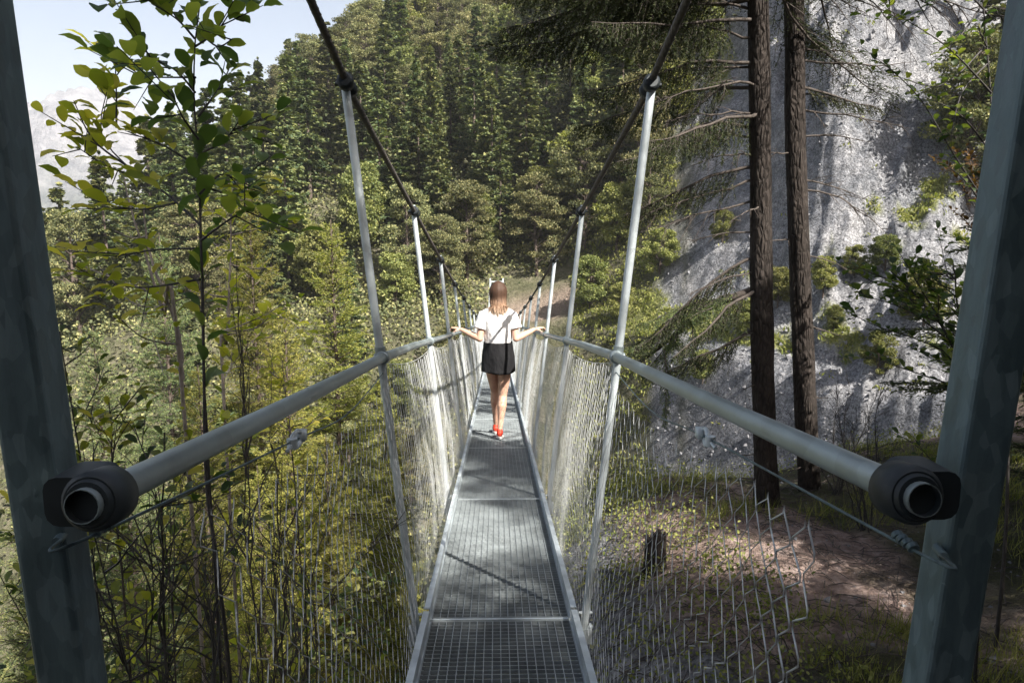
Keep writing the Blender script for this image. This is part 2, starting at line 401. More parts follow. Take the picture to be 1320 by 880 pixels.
# ================================================================== THE FOOTBRIDGE
br = thing('suspension_footbridge', 'narrow galvanised cable footbridge with grating deck and wire mesh sides over the gorge', 'footbridge', (0, .9, Dz(.9)))
ys = [Y0 + DY * i for i in range(NB + 1)]
def rail_pt(y, s): return np.array([s * RAIL_W, y, Dz(y) + RAIL_H + rail_dz(y)])
for s in (-1, 1):
    P = [rail_pt(y, s) for y in np.concatenate([[.775], np.linspace(.86, YE, 110)])]
    mb = MB(); mb.tube(P, .0193, 20, cap=False)
    P0 = np.array(P[0]); d = P0 - P[1]; d /= np.linalg.norm(d)
    # open tube end: rim, and bore with its inner shade painted black
    A = np.array([1, 0, 0.]); B = np.cross(d, A); t_ = np.arange(16) / 16 * 2 * np.pi
    ring = lambda r, q: P0 + d * q + r * (np.cos(t_)[:, None] * A + np.sin(t_)[:, None] * B)
    V = np.vstack([ring(.0193, 0), ring(.0182, 0), ring(.0182, -.09)])
    mb.add(V[:32], [[a, (a + 1) % 16, 16 + (a + 1) % 16, 16 + a] for a in range(16)])
    hr = mb.build('handrail', RAILM, br)
    mb = MB(); mb.add(V[16:], [[a, (a + 1) % 16, 16 + (a + 1) % 16, 16 + a] for a in range(16)]); mb.build('tube_bore', IRON, hr)
    # suspension cable
    cy = np.concatenate([[.92, 1.4, 1.9, 2.4], np.linspace(2.95, YE + .2, 90)])
    P = [np.array([s * (hw(hc(y)) - .006), y, Dz(y) + hc(y)]) for y in cy]
    MBc = MB(); MBc.tube(P, .0125, 12)
    # strands wound round the cable
    dist = np.cumsum(np.r_[0, np.linalg.norm(np.diff(np.array(P), axis=0), axis=1)]); 
    q = np.linspace(0, 9, 420); PX = np.array([np.interp(q, dist, np.array(P)[:, k]) for k in range(3)]).T
    for k in range(5):
        a = q / .16 * 2 * np.pi + k * 2 * np.pi / 5
        MBc.tube(PX + .0105 * np.stack([np.cos(a), 0 * a, np.sin(a)], -1), .0042, 5, cap=False)
    MBc.build('main_cable', CABLE, br)
    # near tower post: square hollow section leaning out a little, rounded corners
    zb, zt = -.35, 2.9; yb = .913
    cx_, ln_ = (.597, .063) if s > 0 else (.583, .045)
    xb, xt = s * (cx_ + ln_ * (zb - .9)), s * (cx_ + ln_ * (zt - .9))
    ax = np.array([xt - xb, 0, zt - zb]); Lp = np.linalg.norm(ax); ax /= Lp
    X_ = np.array([ax[2], 0, -ax[0]]); M_ = np.array([X_, [0, 1, 0], ax])
    mb = MB(); mb.box([(xb + xt) / 2, yb, (zb + zt) / 2], [.031, .0285, Lp / 2], M_, bev=.007)
    post = mb.build('tower_post', GALVD, br, smooth=False)
    mb = MB(); mb.box([xb, yb, -.10], [.10, .10, .012])
    for a, b_ in ((-1, -1), (-1, 1), (1, -1), (1, 1)): mb.tube([[xb + a * .075, yb + b_ * .075, -.088], [xb + a * .075, yb + b_ * .075, -.055]], .012, 6)
    mb.build('base_plate', GALVD, post, smooth=False)
    # black clamp that fixes the tube to the post
    c = rail_pt(.815, s); d = np.array([0, 1, -.13]); d /= np.linalg.norm(d)
    mb = MB(); 
    mb.tube([c - d * .024, c - d * .019, c + d * .019, c + d * .024], [.029, .034, .034, .029], 28)
    Mc = np.array([[0, 0, 1.], [1, 0, 0], [0, 1, 0]])
    mb.box(c + np.array([s * .030, .022, -.002]), [.029, .030, .030], Mc, bev=.016)
    mb.tube([c - d * .030, c - d * .022], [.0245, .028], 24)
    cl = mb.build('tube_clamp', IRON, post)
    # tension wire of the first net bay with its shackle
    pw = at(1184, 712, .92) if s > 0 else np.array([-.985 * at(1184, 712, .92)[0], at(1184, 712, .92)[1], at(1184, 712, .92)[2] + .03])
    ps = rail_pt(1.62, s) + [0, 0, -.085]; pe = rail_pt(Y0, s) + [0, 0, -.06]
    mb = MB(); mb.tube(curve([[s * .553, .882, pw[2] - .012], pw, ps, rail_pt(2.2, s) + [0, 0, -.115], pe], 26), .0022, 6)
    mb.tube([[s * .553, .872, pw[2] - .012], [s * .56, .90, pw[2] - .012]], .006, 8)
    for k in range(4): mb.tube([pw + [0, .01 + k * .012, 0], pw + [0, .016 + k * .012, .003]], .0075, 8)
    mb.build('tension_wire', GALVD, br)
    mb = MB(); a = np.linspace(0, 2 * np.pi, 17)
    mb.tube(ps + np.stack([.004 * np.cos(a) , .030 * np.cos(a), .017 * np.sin(a)], -1), .0055, 8, cap=False)
    mb.tube([ps + [0, -.034, -.01], ps + [0, -.034, .012]], .012, 10); mb.box(ps + [0, .034, 0], [.012, .014, .012])
    mb.tube([ps + [0, -.03, 0], ps + [0, -.075, -.004]], .0042, 8)
    mb.build('wire_shackle', GALV, br)

# deck panels, edge beams, cross beams
def grating():
    mb = MB()
    w = .288; n = 18
    for i in range(n + 1):
        x = -w + 2 * w * i / n; mb.box([x, 0, -.0125], [.0016, DY / 2 - .012, .0125])
    m = 62
    for j in range(m + 1):
        y = (-DY / 2 + .014) + (DY - .028) * j / m
        e = j in (0, m); mb.box([0, y, -.0125 if e else -.0065], [w, .0018 if e else .0014, .0128 if e else .0065])
    return mb
gr0 = None
for i in range(NB + 1):
    ya, yb = (Y0 + DY * (i - 1), Y0 + DY * i); ym = (ya + yb) / 2
    M_ = Matrix(Dax(ym).tolist()).transposed().to_4x4()
    if gr0 is None:
        mb = grating(); o = mb.build('deck_grating', GRATE, None, smooth=False); gr0 = o
    else:
        o = gr0.copy(); COL.objects.link(o)
    o.parent = br; o.matrix_local = Matrix.Translation(Vector((0, ym, Dz(ym))) - Vector(ORG[br.name])) @ M_
for s in (-1, 1):
    for i in range(NB + 1):
        ya, yb = Y0 + DY * (i - 1), Y0 + DY * i; ym = (ya + yb) / 2; A = Dax(ym)
        mb = MB(); hl = (DY / 2 - .006) 
        mb.box([s * .300, ym, Dz(ym) - .012], [.0035, hl, .052], A)                 # web
        mb.box([s * .309, ym, Dz(ym) + .0425], [.0125, hl, .003], A)                 # top flange
        mb.box([s * .2935, ym, Dz(ym) - .034], [.0035, hl, .028], A)
        ob = mb.build('edge_beam', GALV, br, smooth=False)
for i in range(NB + 1):
    y = Y0 + DY * i; z = Dz(y); mb = MB()
    mb.box([0, y, z - .075], [.385, .022, .032], Dax(y)); mb.box([0, y, z - .002], [.286, .0075, .0035], Dax(y))
    cb = mb.build('cross_beam', GALV, br, smooth=False)

# hangers
for s in (-1, 1):
    for i in range(NB + 1):
        y = Y0 + DY * i; z = Dz(y); h = hc(y)
        p0 = np.array([s * (hw(-.07)), y, z - .09]); p1 = np.array([s * hw(h + .05), y, z + h + .045])
        mb = MB(); mb.tube([p0, p1], .0165, 12)
        if i < 8:
            for tz in (.0, 1.0):
                pass
        hg = mb.build('hanger', GALV, br)
        d = (p1 - p0) / np.linalg.norm(p1 - p0)
        if i < 12:
            c = np.array([s * (hw(h) - .008), y, z + h]); mb = MB()
            t_ = np.array([0, 1, -.13 - .00306 * (28.5 - y)]); t_ /= np.linalg.norm(t_)
            mb.tube([c - t_ * .055, c - t_ * .05, c - t_ * .018, c - t_ * .014, c + t_ * .014, c + t_ * .018, c + t_ * .05, c + t_ * .055], [.022, .031, .031, .023, .023, .031, .031, .022], 14)
            mb.tube([c + [s * -.02, 0, .0], c + [s * .045, 0, .005]], .009, 8)
            k = mb.build('cable_clamp', IRON, hg)
            mb = MB(); c = rail_pt(y, s); dd = np.array([0, 1, -.13]); dd /= np.linalg.norm(dd)
            mb.tube([c - dd * .03, c - dd * .026, c + dd * .026, c + dd * .03], [.0215, .027, .027, .0215], 16)
            mb.tube([c, c + [s * .035, 0, 0]], .017, 10); q = np.array([s * hw(RAIL_H), y, z + RAIL_H])
            mb.tube([q - d * .03, q + d * .03], .0215, 12)
            mb.build('rail_clamp', RAILM, hg)
            mb = MB(); mb.tube([p0 + d * .05 + [-s * .06, 0, 0], p0 + d * .05 + [s * .035, 0, 0]], .008, 8)
            mb.tube([p0 + d * .05 + [s * .022, 0, 0], p0 + d * .05 + [s * .032, 0, 0]], .016, 6)
            mb.tube([p0 + d * .115 + [-s * .03, 0, 0], p0 + d * .115 + [s * .026, 0, 0]], .007, 8)
            mb.build('foot_bolt', GALV, hg)

# wire nets between deck edge and handrail
def net_bay(i, s, seed):
    ya, yb = Y0 + DY * (i - 1), Y0 + DY * i
    near = i == 0
    if near: ya = .97 if s > 0 else 1.05
    sp = .046 if near else .046 if i < 5 else (.060 if i < 10 else .085)
    row = .046 if i < 5 else (.065 if i < 10 else .11)
    nu = int((yb - ya) / sp); nv = int(1.12 / row); mb = MB()
    r = (.0011 if near else .00115) * (1 + .05 * i)
    for k in range(nu + 1):
        u = k / nu; y = ya + (yb - ya) * u
        if near: ht = RAIL_H - .085 + rail_dz(y) - .05 * math.sin(math.pi * u)
        else: ht = RAIL_H - .035 - .045 * (4 * u * (1 - u)) - .012 * (k % 3 == 1)
        j = np.arange(nv + 1); v = j / nv; h = -.02 + (ht + .02) * v
        amp = sp * .5 * .92
        yy = y + amp * np.where((k + j) % 2 == 0, 1, -1)
        jx = 2.2 if near else 1.0
        yy = yy + jx * .012 * vnoise(yy * 9, h * 9, seed) + jx * .035 * vnoise(np.full_like(h, y) * 2.5, h * 2.5, seed + 3)
        xx = BOT_W - .01 + (RAIL_W - BOT_W - .005) * v + jx * .022 * vnoise(np.full_like(h, y) * 3, h * 3, seed + 5) + .0022 * np.where((k + j) % 2 == 0, 1, -1) - .02 * np.sin(np.pi * v)
        hh = h + jx * .010 * vnoise(yy * 8, h * 8 + 30, seed + 8)
        P = np.stack([s * xx, yy, Dz(yy) + hh], -1)
        if near:      # twisted double contact at each knot
            Q = np.repeat(P, 2, 0); Q[0::2, 2] -= .006; Q[1::2, 2] += .006; P = Q
        rr = r * (1.35 if near and k < 4 and s > 0 else 1)
        mb.tube(P, rr, 3 if i > 1 else 4, cap=False)
    if not near:   # lacing wire along the top and bottom
        q = np.linspace(0, 1, 24)
        yq = ya + (yb - ya) * q
        mb.tube(np.stack([s * (RAIL_W - .008 + 0 * q), yq, Dz(yq) + RAIL_H - .035 - .045 * (4 * q * (1 - q))], -1), r * 1.3, 4, cap=False)
    return mb
for s in (-1, 1):
    for i in range(NB + 1):
        o = net_bay(i, s, 100 + i * 3 + (s > 0) * 500).build('wire_net', WIRE, br)
        if i == 0: o['label'] = 'loose first net panel with frayed wire ends beside the near post'
# far tower
yt = YE + .4; zt = Dz(yt)
for s in (-1, 1):
    mb = MB(); mb.box([s * .50, yt, zt + 1.5], [.06, .06, 2.0], bev=.01); mb.build('tower_post', GALV, br, smooth=False)
mb = MB(); mb.box([0, yt, zt + 3.25], [.50, .04, .05]); mb.build('portal_beam', GALV, br, smooth=False)
# board between the far posts
sg = thing('notice_board', 'dark rectangular board fixed between the posts at the far end of the footbridge', 'sign', (0, yt - .1, zt + 2.55))
mb = MB(); mb.box([0, yt - .1, zt + 2.85], [.42, .015, .24]); mb.build('board', m_plain('dark_board', (.02, .03, .04), .5), sg, smooth=False)
mb = MB(); 
for s in (-1, 1): mb.box([s * .42, yt - .07, zt + 2.85], [.02, .03, .28])
mb.build('bracket', GALV, sg, smooth=False)
# far landing: concrete block under the tower
mb = MB(); mb.box([0, yt + .9, zt - .55], [.95, 1.1, .5], bev=.03)
o = mb.build('concrete_abutment', m_plain('old_concrete', (.33, .31, .29), .9, .3, 6), None, smooth=False); tag(o, 'pale concrete anchor block under the far end of the footbridge', 'abutment')
mb = MB(); mb.box([0, .15, -.36], [1.05, .72, .24], bev=.04)
o = mb.build('near_concrete_abutment', bpy.data.materials['old_concrete'], None, smooth=False); o.name = 'concrete_abutment'; tag(o, 'concrete block in the shade under the near end of the footbridge', 'abutment')

# ================================================================== TREES AND PLANTS
def rnd(seed): return np.random.default_rng(seed)
DIAM = (np.array([[0, -.5, 0], [.28, 0, .05], [0, .5, 0], [-.28, 0, .05]]), np.array([[0, 1, 2, 3]]))
def diamonds(mb, pos, d, sz, r, roll=.4, wid=1.0):
    M_ = frames(d, None, r, roll)
    tv = DIAM[0] * [wid, 1, 1]
    mb.stamp(tv, DIAM[1], pos, M_, sz)
def unit(v): return v / (np.linalg.norm(v, axis=-1, keepdims=True) + 1e-9)

def far_spruce(seed, Ht=10., Rd=2.0):
    r = rnd(seed); cr = MB(); tr = MB()
    tr.tube([[0, 0, -1], [0, 0, Ht * .5], [0, 0, Ht * .98]], [.16, .10, .015], 6, cap=False)
    nb = 150; f = r.random(nb) ** .8; h = Ht * (.08 + .92 * f); az = r.random(nb) * 2 * np.pi
    Ln = Rd * (1 - f) ** .8 * r.uniform(.6, 1.1, nb) + .18
    droop = r.uniform(.15, .5, nb)
    P, D, Z = [], [], []
    for k in range(nb):
        m = int(14 + 26 * Ln[k]); t = r.random(m) ** .6; lat = r.normal(0, .16, m) * Ln[k] * (1.15 - t)
        c, s_ = math.cos(az[k]), math.sin(az[k])
        x = c * t * Ln[k] - s_ * lat; y = s_ * t * Ln[k] + c * lat
        z = h[k] - droop[k] * Ln[k] * t ** 1.2 + .18 * Ln[k] * t ** 3 + r.normal(0, .05, m) - .10 * np.abs(lat)
        P.append(np.c_[x, y, z]); dd = np.c_[c * np.ones(m) - s_ * lat * 1.5, s_ * np.ones(m) + c * lat * 1.5, -droop[k] * np.ones(m) + .2]; D.append(dd)
        Z.append(r.uniform(.20, .42, m))
    P = np.vstack(P); D = np.vstack(D) + r.normal(0, .3, (len(P), 3)); Z = np.concatenate(Z)
    diamonds(cr, P, D, Z, r, .5, 1.1)
    return cr, tr
def far_clumpy(seed, Ht=9., Rd=2.4, nb=42, pine=True):
    r = rnd(seed); cr = MB(); tr = MB()
    bend = r.normal(0, .25, 2)
    tr.tube([[0, 0, -1], [bend[0], bend[1], Ht * .5], [bend[0] * .6, bend[1] * .6, Ht * .93]], [.17, .12, .03], 6, cap=False)
    P, D, Z = [], [], []
    for k in range(nb):
        f = r.random() ** .75; zc = Ht * ((.14 if pine else .10) + (.82 if pine else .84) * f)
        prof = math.sqrt(max(0.03, 1 - ((f - .35) / .68) ** 2)) if pine else math.sqrt(max(.03, 1 - ((f - .42) / .62) ** 2))
        rad = Rd * prof * r.uniform(.45, 1.0); az = r.random() * 2 * np.pi
        c = np.array([rad * math.cos(az), rad * math.sin(az), zc + .12 * rad])
        tr.tube([[0, 0, c[2] - rad * .5], c * [.5, .5, 1] - [0, 0, .12 * rad], c], [.045, .03, .012], 4, cap=False)
        m = 230 if pine else 210; q = unit(r.normal(0, 1, (m, 3))) * (r.random((m, 1)) ** .45)
        sx = r.uniform(.55, .95) * (1 if pine else 1.05); q2 = q * [sx, sx, sx * (.42 if pine else .7)]
        P.append(c + q2); dd = q + r.normal(0, .7, (m, 3)) + [0, 0, .25 if pine else 0]; D.append(dd); Z.append(r.uniform(.11, .25, m) if pine else r.uniform(.14, .28, m))
    P = np.vstack(P); D = np.vstack(D); Z = np.concatenate(Z)
    diamonds(cr, P, D, Z, r, .9, 1.0 if pine else 1.7)
    return cr, tr
PROTO = {}
def proto(kind, cr, tr, fol, bark):
    PROTO.setdefault(kind, []).append((cr.mesh(kind + '_crown', fol, smooth=False), tr.mesh(kind + '_trunk', bark)))
for k in range(3): proto('spruce', *far_spruce(11 + k, 10, 1.8 + .25 * k), G_SPRUCE, BARKF)
for k in range(4): proto('pine', *far_clumpy(31 + k, 9, 2.2 + .2 * k, 62 + 5 * k), G_PINE, BARKF)
for k in range(3): proto('broad', *far_clumpy(51 + k, 7, 2.3 + .2 * k, 54, False), G_BROAD, BARKF)
KN = {'spruce': 'spruce_tree', 'pine': 'pine_tree', 'broad': 'broadleaf_tree', 'hero': 'spruce_tree', 'dark': 'spruce_tree'}
def place(kind, x, y, scale, label, group, sxy=1.0, z=None, var=None, rz=None, tilt=0):
    p = PROTO[kind]; me = p[(rng.integers(len(p)) if var is None else var)]
    z = float(H(x, y)) - .1 if z is None else z
    t = bpy.data.objects.new(KN[kind], None); COL.objects.link(t)
    t.location = (x, y, z); t.rotation_euler = (tilt, 0, rng.random() * 6.28 if rz is None else rz); t.scale = (scale * sxy, scale * sxy, scale)
    t.empty_display_size = .3
    tag(t, label, 'tree', group)
    for n, m in (('crown', me[0]), ('trunk', me[1])):
        o = bpy.data.objects.new(n, m); COL.objects.link(o); o.parent = t
    return t
LB = {'spruce': 'slender dark spruce, one of the many alike in the wood across the gorge',
      'pine': 'bushy grey-green pine, one of the many alike in the wood across the gorge',
      'broad': 'rounded bright green broadleaf tree among the pines across the gorge'}
GB = {'spruce': 'spruces in the wood across the gorge', 'pine': 'pines in the wood across the gorge', 'broad': 'broadleaf trees in the wood across the gorge'}
cand = []
r = rnd(5)
Yv = 63.0
while Yv < 172:
    stp = 4.3 + .022 * (Yv - 60)
    for Xv in np.arange(-105, 48, stp):
        x = Xv + r.uniform(-2.4, 2.4); y = Yv + r.uniform(-2.4, 2.4)
        az = math.degrees(math.atan2(x, y)); zz = float(H(x, y)); el = math.degrees(math.atan2(zz + 9 - 1.3, math.hypot(x, y)))
        if az < -32 or az > 15.5 + 2.0 * vnoise(y * .1, 0.5, 3) * 2: continue
        if math.degrees(math.atan2(zz - 1.3, math.hypot(x, y))) > 17.5: continue
        if x > 0 and y < 66 and x < 9: continue
        if abs(az - 13.3) < 1.3 and y < 60: continue
        cand.append((x, y, zz, az))
    Yv += stp * .92
print('hillside trees', len(cand))
for (x, y, zz, az) in cand:
    n = fbm(x * .05, y * .05, 91, 2); q = r.random()
    kind = 'spruce' if n + .55 * q > .32 else ('broad' if (q < .33 and (az > -6 or zz < 8)) or q < .14 else 'pine')
    s = {'spruce': r.uniform(.95, 1.5), 'pine': r.uniform(.8, 1.25), 'broad': r.uniform(.75, 1.2)}[kind]
    place(kind, x, y, s, LB[kind], GB[kind], r.uniform(.78, 1.2))
# sides of the gorge, left
n_l = 0
for k in range(400):
    y = r.uniform(14, 62); x = -r.uniform(2.5, 60) 
    az = math.degrees(math.atan2(x, y))
    if az < -36 or az > -3 or n_l > 115 or (az < -25 and y > 24): continue
    if any((x - a) ** 2 + (y - b) ** 2 < (2.2 + .03 * y) ** 2 for a, b in PL) if (PL := globals().setdefault('PL', [])) else False: continue
    PL.append((x, y)); n_l += 1
    kind = ['pine', 'spruce', 'broad', 'pine'][k % 4]
    s = r.uniform(.55, 1.0)
    place(kind, x, y, s, {'pine': 'bushy pine in the gorge to the left of the footbridge, one of several alike', 'spruce': 'pointed spruce in the gorge to the left of the footbridge, one of several alike', 'broad': 'leafy green tree in the gorge to the left of the footbridge, one of several alike'}[kind], kind + ' trees in the gorge on the left')
# right-hand slope: scattered trees on and beside the scree
for px, py, dep, kind, s in ((760, 400, 50, 'broad', .62), (800, 415, 44, 'broad', .42), (795, 330, 60, 'broad', .8), (1245, 300, 40, 'pine', 1.1), (1290, 150, 46, 'spruce', 1.4), (1300, 330, 34, 'pine', 1.2),
        (1110, 170, 62, 'pine', .5), (1085, 180, 66, 'broad', .5), (835, 300, 56, 'pine', .75), (850, 370, 46, 'broad', .5), (1000, 430, 34, 'broad', .35), (1150, 130, 60, 'broad', .55), (1200, 60, 70, 'pine', .8), (1040, 60, 74, 'pine', .8), (930, 330, 44, 'broad', .33), (1130, 500, 27, 'broad', .30), (1190, 420, 32, 'broad', .4), (960, 440, 30, 'broad', .3), (1015, 425, 31, 'broad', .22), (1060, 395, 32, 'broad', .3), (1100, 375, 33, 'broad', .25), (1140, 352, 34, 'broad', .3), (1075, 430, 29, 'broad', .2), (905, 500, 30, 'broad', .3)):
    p = at(px, py, dep); x, y = float(p[0]), float(p[1]); 
    for _ in range(30):     # move along the sight line to the slope surface
        d_ = p - np.array(CAM); z_ = float(H(p[0], p[1]))
        if p[2] < z_: break
        p = np.array(CAM) + d_ * 1.03
    place(kind, float(p[0]), float(p[1]), s, {'broad': 'small leafy bush-like tree rooted on the grey scree slope', 'pine': 'small lone pine rooted on the grey scree slope', 'spruce': 'tall spruce beside the grey scree slope near the right post'}[kind], kind + ' trees on the scree slope')

# ---- needle-bearing spruces close to the bridge
def needles(mb, P0, D, Ln, r, sp=.018, nl=.034, nw=.0075, sag=.12, up=.0):
    cnt = np.maximum(2, (Ln / sp).astype(int)); idx = np.repeat(np.arange(len(P0)), cnt); T = len(idx)
    st = np.cumsum(cnt) - cnt; t = (np.arange(T) - st[idx] + r.random(T)) / cnt[idx]
    pos = P0[idx] + D[idx] * (t * Ln[idx])[:, None]; pos[:, 2] -= sag * Ln[idx] * t ** 2
    pr = r.normal(0, 1, (T, 3)); pr[:, 2] = pr[:, 2] * .55 + up; pr -= D[idx] * (pr * D[idx]).sum(1)[:, None]; pr = unit(pr)
    nd = unit(D[idx] * .75 + pr * .75); sd = unit(np.cross(nd, r.normal(0, 1, (T, 3))))
    l = nl * r.uniform(.7, 1.2, T)[:, None]; w_ = nw * .5
    V = np.stack([pos - sd * w_, pos + sd * w_, pos + nd * l + sd * w_ * .3], 1).reshape(-1, 3)
    mb.add(V, np.arange(T * 3).reshape(-1, 3))
def boughs(wood, need, p0, az, el, Ln, r, droop=.25, tw=.065, nl=.034, nw=.0075, sp=.018, r0=.012, hang=0.0, start=.12, twl=.38):
    """one spruce branch: curved axis, side twigs both ways, needles"""
    n = 9; t = np.linspace(0, 1, n)
    d = np.array([math.cos(az) * math.cos(el), math.sin(az) * math.cos(el), math.sin(el)])
    A = p0 + d * (t * Ln)[:, None]; A[:, 2] += -droop * Ln * t ** 1.6 + .35 * droop * Ln * t ** 3.5
    A[:, :2] += (r.normal(0, .03, 2) * Ln) * (t ** 2)[:, None]; A += (r.normal(0, .012 * Ln, A.shape).cumsum(0)) * (t > .05)[:, None]; A[:, 2] += .05 * Ln * math.sin(seed_ := r.uniform(0, 6)) * np.sin(t * 5)
    wood.tube(A, r0 * (1 - .88 * t), 5, cap=False)
    m = max(4, int(Ln / tw)); tt = start + (1 - start) * (np.arange(m) + r.random(m) * .6) / m
    P = np.stack([np.interp(tt, t, A[:, k]) for k in range(3)], -1)
    ax = unit(np.stack([np.interp(np.minimum(tt + .05, 1), t, A[:, k]) - np.interp(np.maximum(tt - .05, 0), t, A[:, k]) for k in range(3)], -1))
    out = []
    for sd in (-1, 1):
        side = np.cross(ax, [0, 0, 1.]) * sd
        D = unit(ax * .75 + side * r.uniform(.5, 1.0, (m, 1)) + np.c_[np.zeros((m, 2)), r.uniform(-.25, .12, m) - hang * r.uniform(.6, 2.2, m)])
        Lt = (twl * Ln * (1.02 - tt) ** .7 * r.uniform(.5, 1.1, m) + .05)
        out.append((P, D, Lt))
    P0 = np.vstack([o[0] for o in out]); D0 = np.vstack([o[1] for o in out]); L0 = np.concatenate([o[2] for o in out])
    # second order twigs
    q = r.random(len(P0)) < .6; P2 = P0[q] + D0[q] * (L0[q] * .45)[:, None]; s2 = np.cross(D0[q], [0, 0, 1.]) * r.choice([-1, 1], q.sum())[:, None]
    D2 = unit(D0[q] * .8 + s2 * .8 + r.normal(0, .1, s2.shape)); L2 = L0[q] * .5
    ap = A[int(n * .7)]; P3 = A[-4:-1]; D3 = unit(A[-3:] - A[-4:-1]); L3 = np.linalg.norm(A[-3:] - A[-4:-1], axis=1)
    PP = np.vstack([P0, P2, P3]); DD = np.vstack([D0, D2, D3]); LL = np.concatenate([L0, L2, L3])
    needles(need, PP, DD, LL, r, sp, nl, nw, .12)
    e = PP + DD * LL[:, None]; e[:, 2] -= .12 * LL
    side = unit(np.cross(DD, r.normal(0, 1, DD.shape))) * .0022 * (r0 / .012)
    V = np.stack([PP - side, PP + side, e], 1).reshape(-1, 3); wood.add(V, np.arange(len(V)).reshape(-1, 3))
def hero_spruce(seed, Ht=8., Rd=1.5, nb=120, **kw):
    r = rnd(seed); wd = MB(); nd = MB(); zz = np.linspace(-.6, Ht, 14)
    wx = r.normal(0, .02, 14).cumsum() * .3; 
    wd.tube(np.c_[wx, wx * .5, zz], np.linspace(.085, .008, 14) * (Ht / 8), 8, cap=False)
    for k in range(nb):
        f = (k + r.random()) / nb; f = 1 - (1 - f) ** 1.0; h = Ht * (.12 + .86 * f)
        Ln = Rd * (1 - f) ** .75 * r.uniform(.7, 1.08) + .14; el = R(8 + 38 * f ** 2 + r.normal(0, 8))
        boughs(wd, nd, np.array([np.interp(h, zz, wx), np.interp(h, zz, wx) * .5, h]), k * 2.4 + r.normal(0, .4), el, Ln, r, droop=.42 * (1 - f) + .08, r0=.011 * (Ln / Rd + .4), **kw)
    needles(nd, np.array([[wx[-1], wx[-1] * .5, Ht - .5]]), np.array([[0, 0, 1.]]), np.array([.52]), r, .006, .035, .008)
    return nd, wd
for k in range(3): proto('hero', *hero_spruce(200 + k, 8, 1.4 + .2 * k, 250, nl=.042, nw=.0115, sp=.014), G_NEAR, BARKF)
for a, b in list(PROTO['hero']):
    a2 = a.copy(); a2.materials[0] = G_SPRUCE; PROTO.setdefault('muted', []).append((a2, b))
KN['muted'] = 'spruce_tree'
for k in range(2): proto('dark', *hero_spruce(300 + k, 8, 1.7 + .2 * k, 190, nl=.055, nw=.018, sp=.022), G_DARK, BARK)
def tree_top(kind, px, py, dep, label, group=None, var=None, sxy=1.0):
    p = at(px, py, dep); zb = float(H(p[0], p[1])) - .15; s = (p[2] - zb) / 8.0
    return place(kind, float(p[0]), float(p[1]), s, label, group, sxy / max(1, s) ** .45, zb, var)
SP = [(428, 283, 8.2, 0, 'sunlit young spruce with reddish stem just left of the footbridge, tallest of the near spruces', 1.0),
      (365, 395, 6.6, 1, 'bright young spruce whose tip ends just above the left handrail', .8),
      (318, 232, 13.5, 2, 'yellow-green spruce top standing behind the dark sapling stem', .8),
      (495, 470, 9.5, 0, 'yellow-green spruce crown filling the left net beside the deck', .8),
      (205, 300, 17, 2, 'spruce with broad lit crown farther down the left slope', 1.0),
      (120, 420, 12, 1, 'spruce crown seen beside the inner edge of the left post', .9),
      (255, 470, 9.5, 2, 'dense spruce crown below the left handrail behind the saplings', .9),
      (35, 500, 10, 0, 'spruce crown at the far left edge outside the left post', .9),
      (160, 600, 6.5, 1, 'low spruce crown under the left tube clamp', .9),
      (330, 600, 5.6, 0, 'low spruce crown seen through the first left net panel', .85),
      (420, 560, 6.8, 2, 'young spruce beside the first left hanger below the handrail', .8),
      (40, 720, 6.0, 1, 'low spruce in the bottom left corner', .9)]
for px, py, dp, v, lb, sx in SP: tree_top('muted' if px < 300 and px != 255 else 'hero', px, py, dp, lb, 'young spruces left of the bridge', v, sx)
# tall spruces on the near bank, shading the bridge head
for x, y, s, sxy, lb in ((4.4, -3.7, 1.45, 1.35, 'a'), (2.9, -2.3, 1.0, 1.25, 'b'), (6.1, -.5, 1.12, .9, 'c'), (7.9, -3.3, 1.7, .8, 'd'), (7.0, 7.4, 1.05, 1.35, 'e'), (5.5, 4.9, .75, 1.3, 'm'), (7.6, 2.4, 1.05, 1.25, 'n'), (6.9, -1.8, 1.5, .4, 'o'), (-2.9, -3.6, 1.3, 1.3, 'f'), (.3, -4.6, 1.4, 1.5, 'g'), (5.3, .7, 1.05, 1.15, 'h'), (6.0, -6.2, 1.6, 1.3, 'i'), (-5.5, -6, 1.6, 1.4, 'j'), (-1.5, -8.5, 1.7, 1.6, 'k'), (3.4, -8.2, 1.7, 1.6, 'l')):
    place('dark', x, y, s, 'tall shady spruce behind the near end of the footbridge' if lb not in 'em' else ('dark shaded spruce at the right edge behind the right post' if lb == 'e' else 'low dark spruce at the right edge, nearest behind the right post'), 'shade spruces of the near bank' if lb not in 'em' else None, sxy)

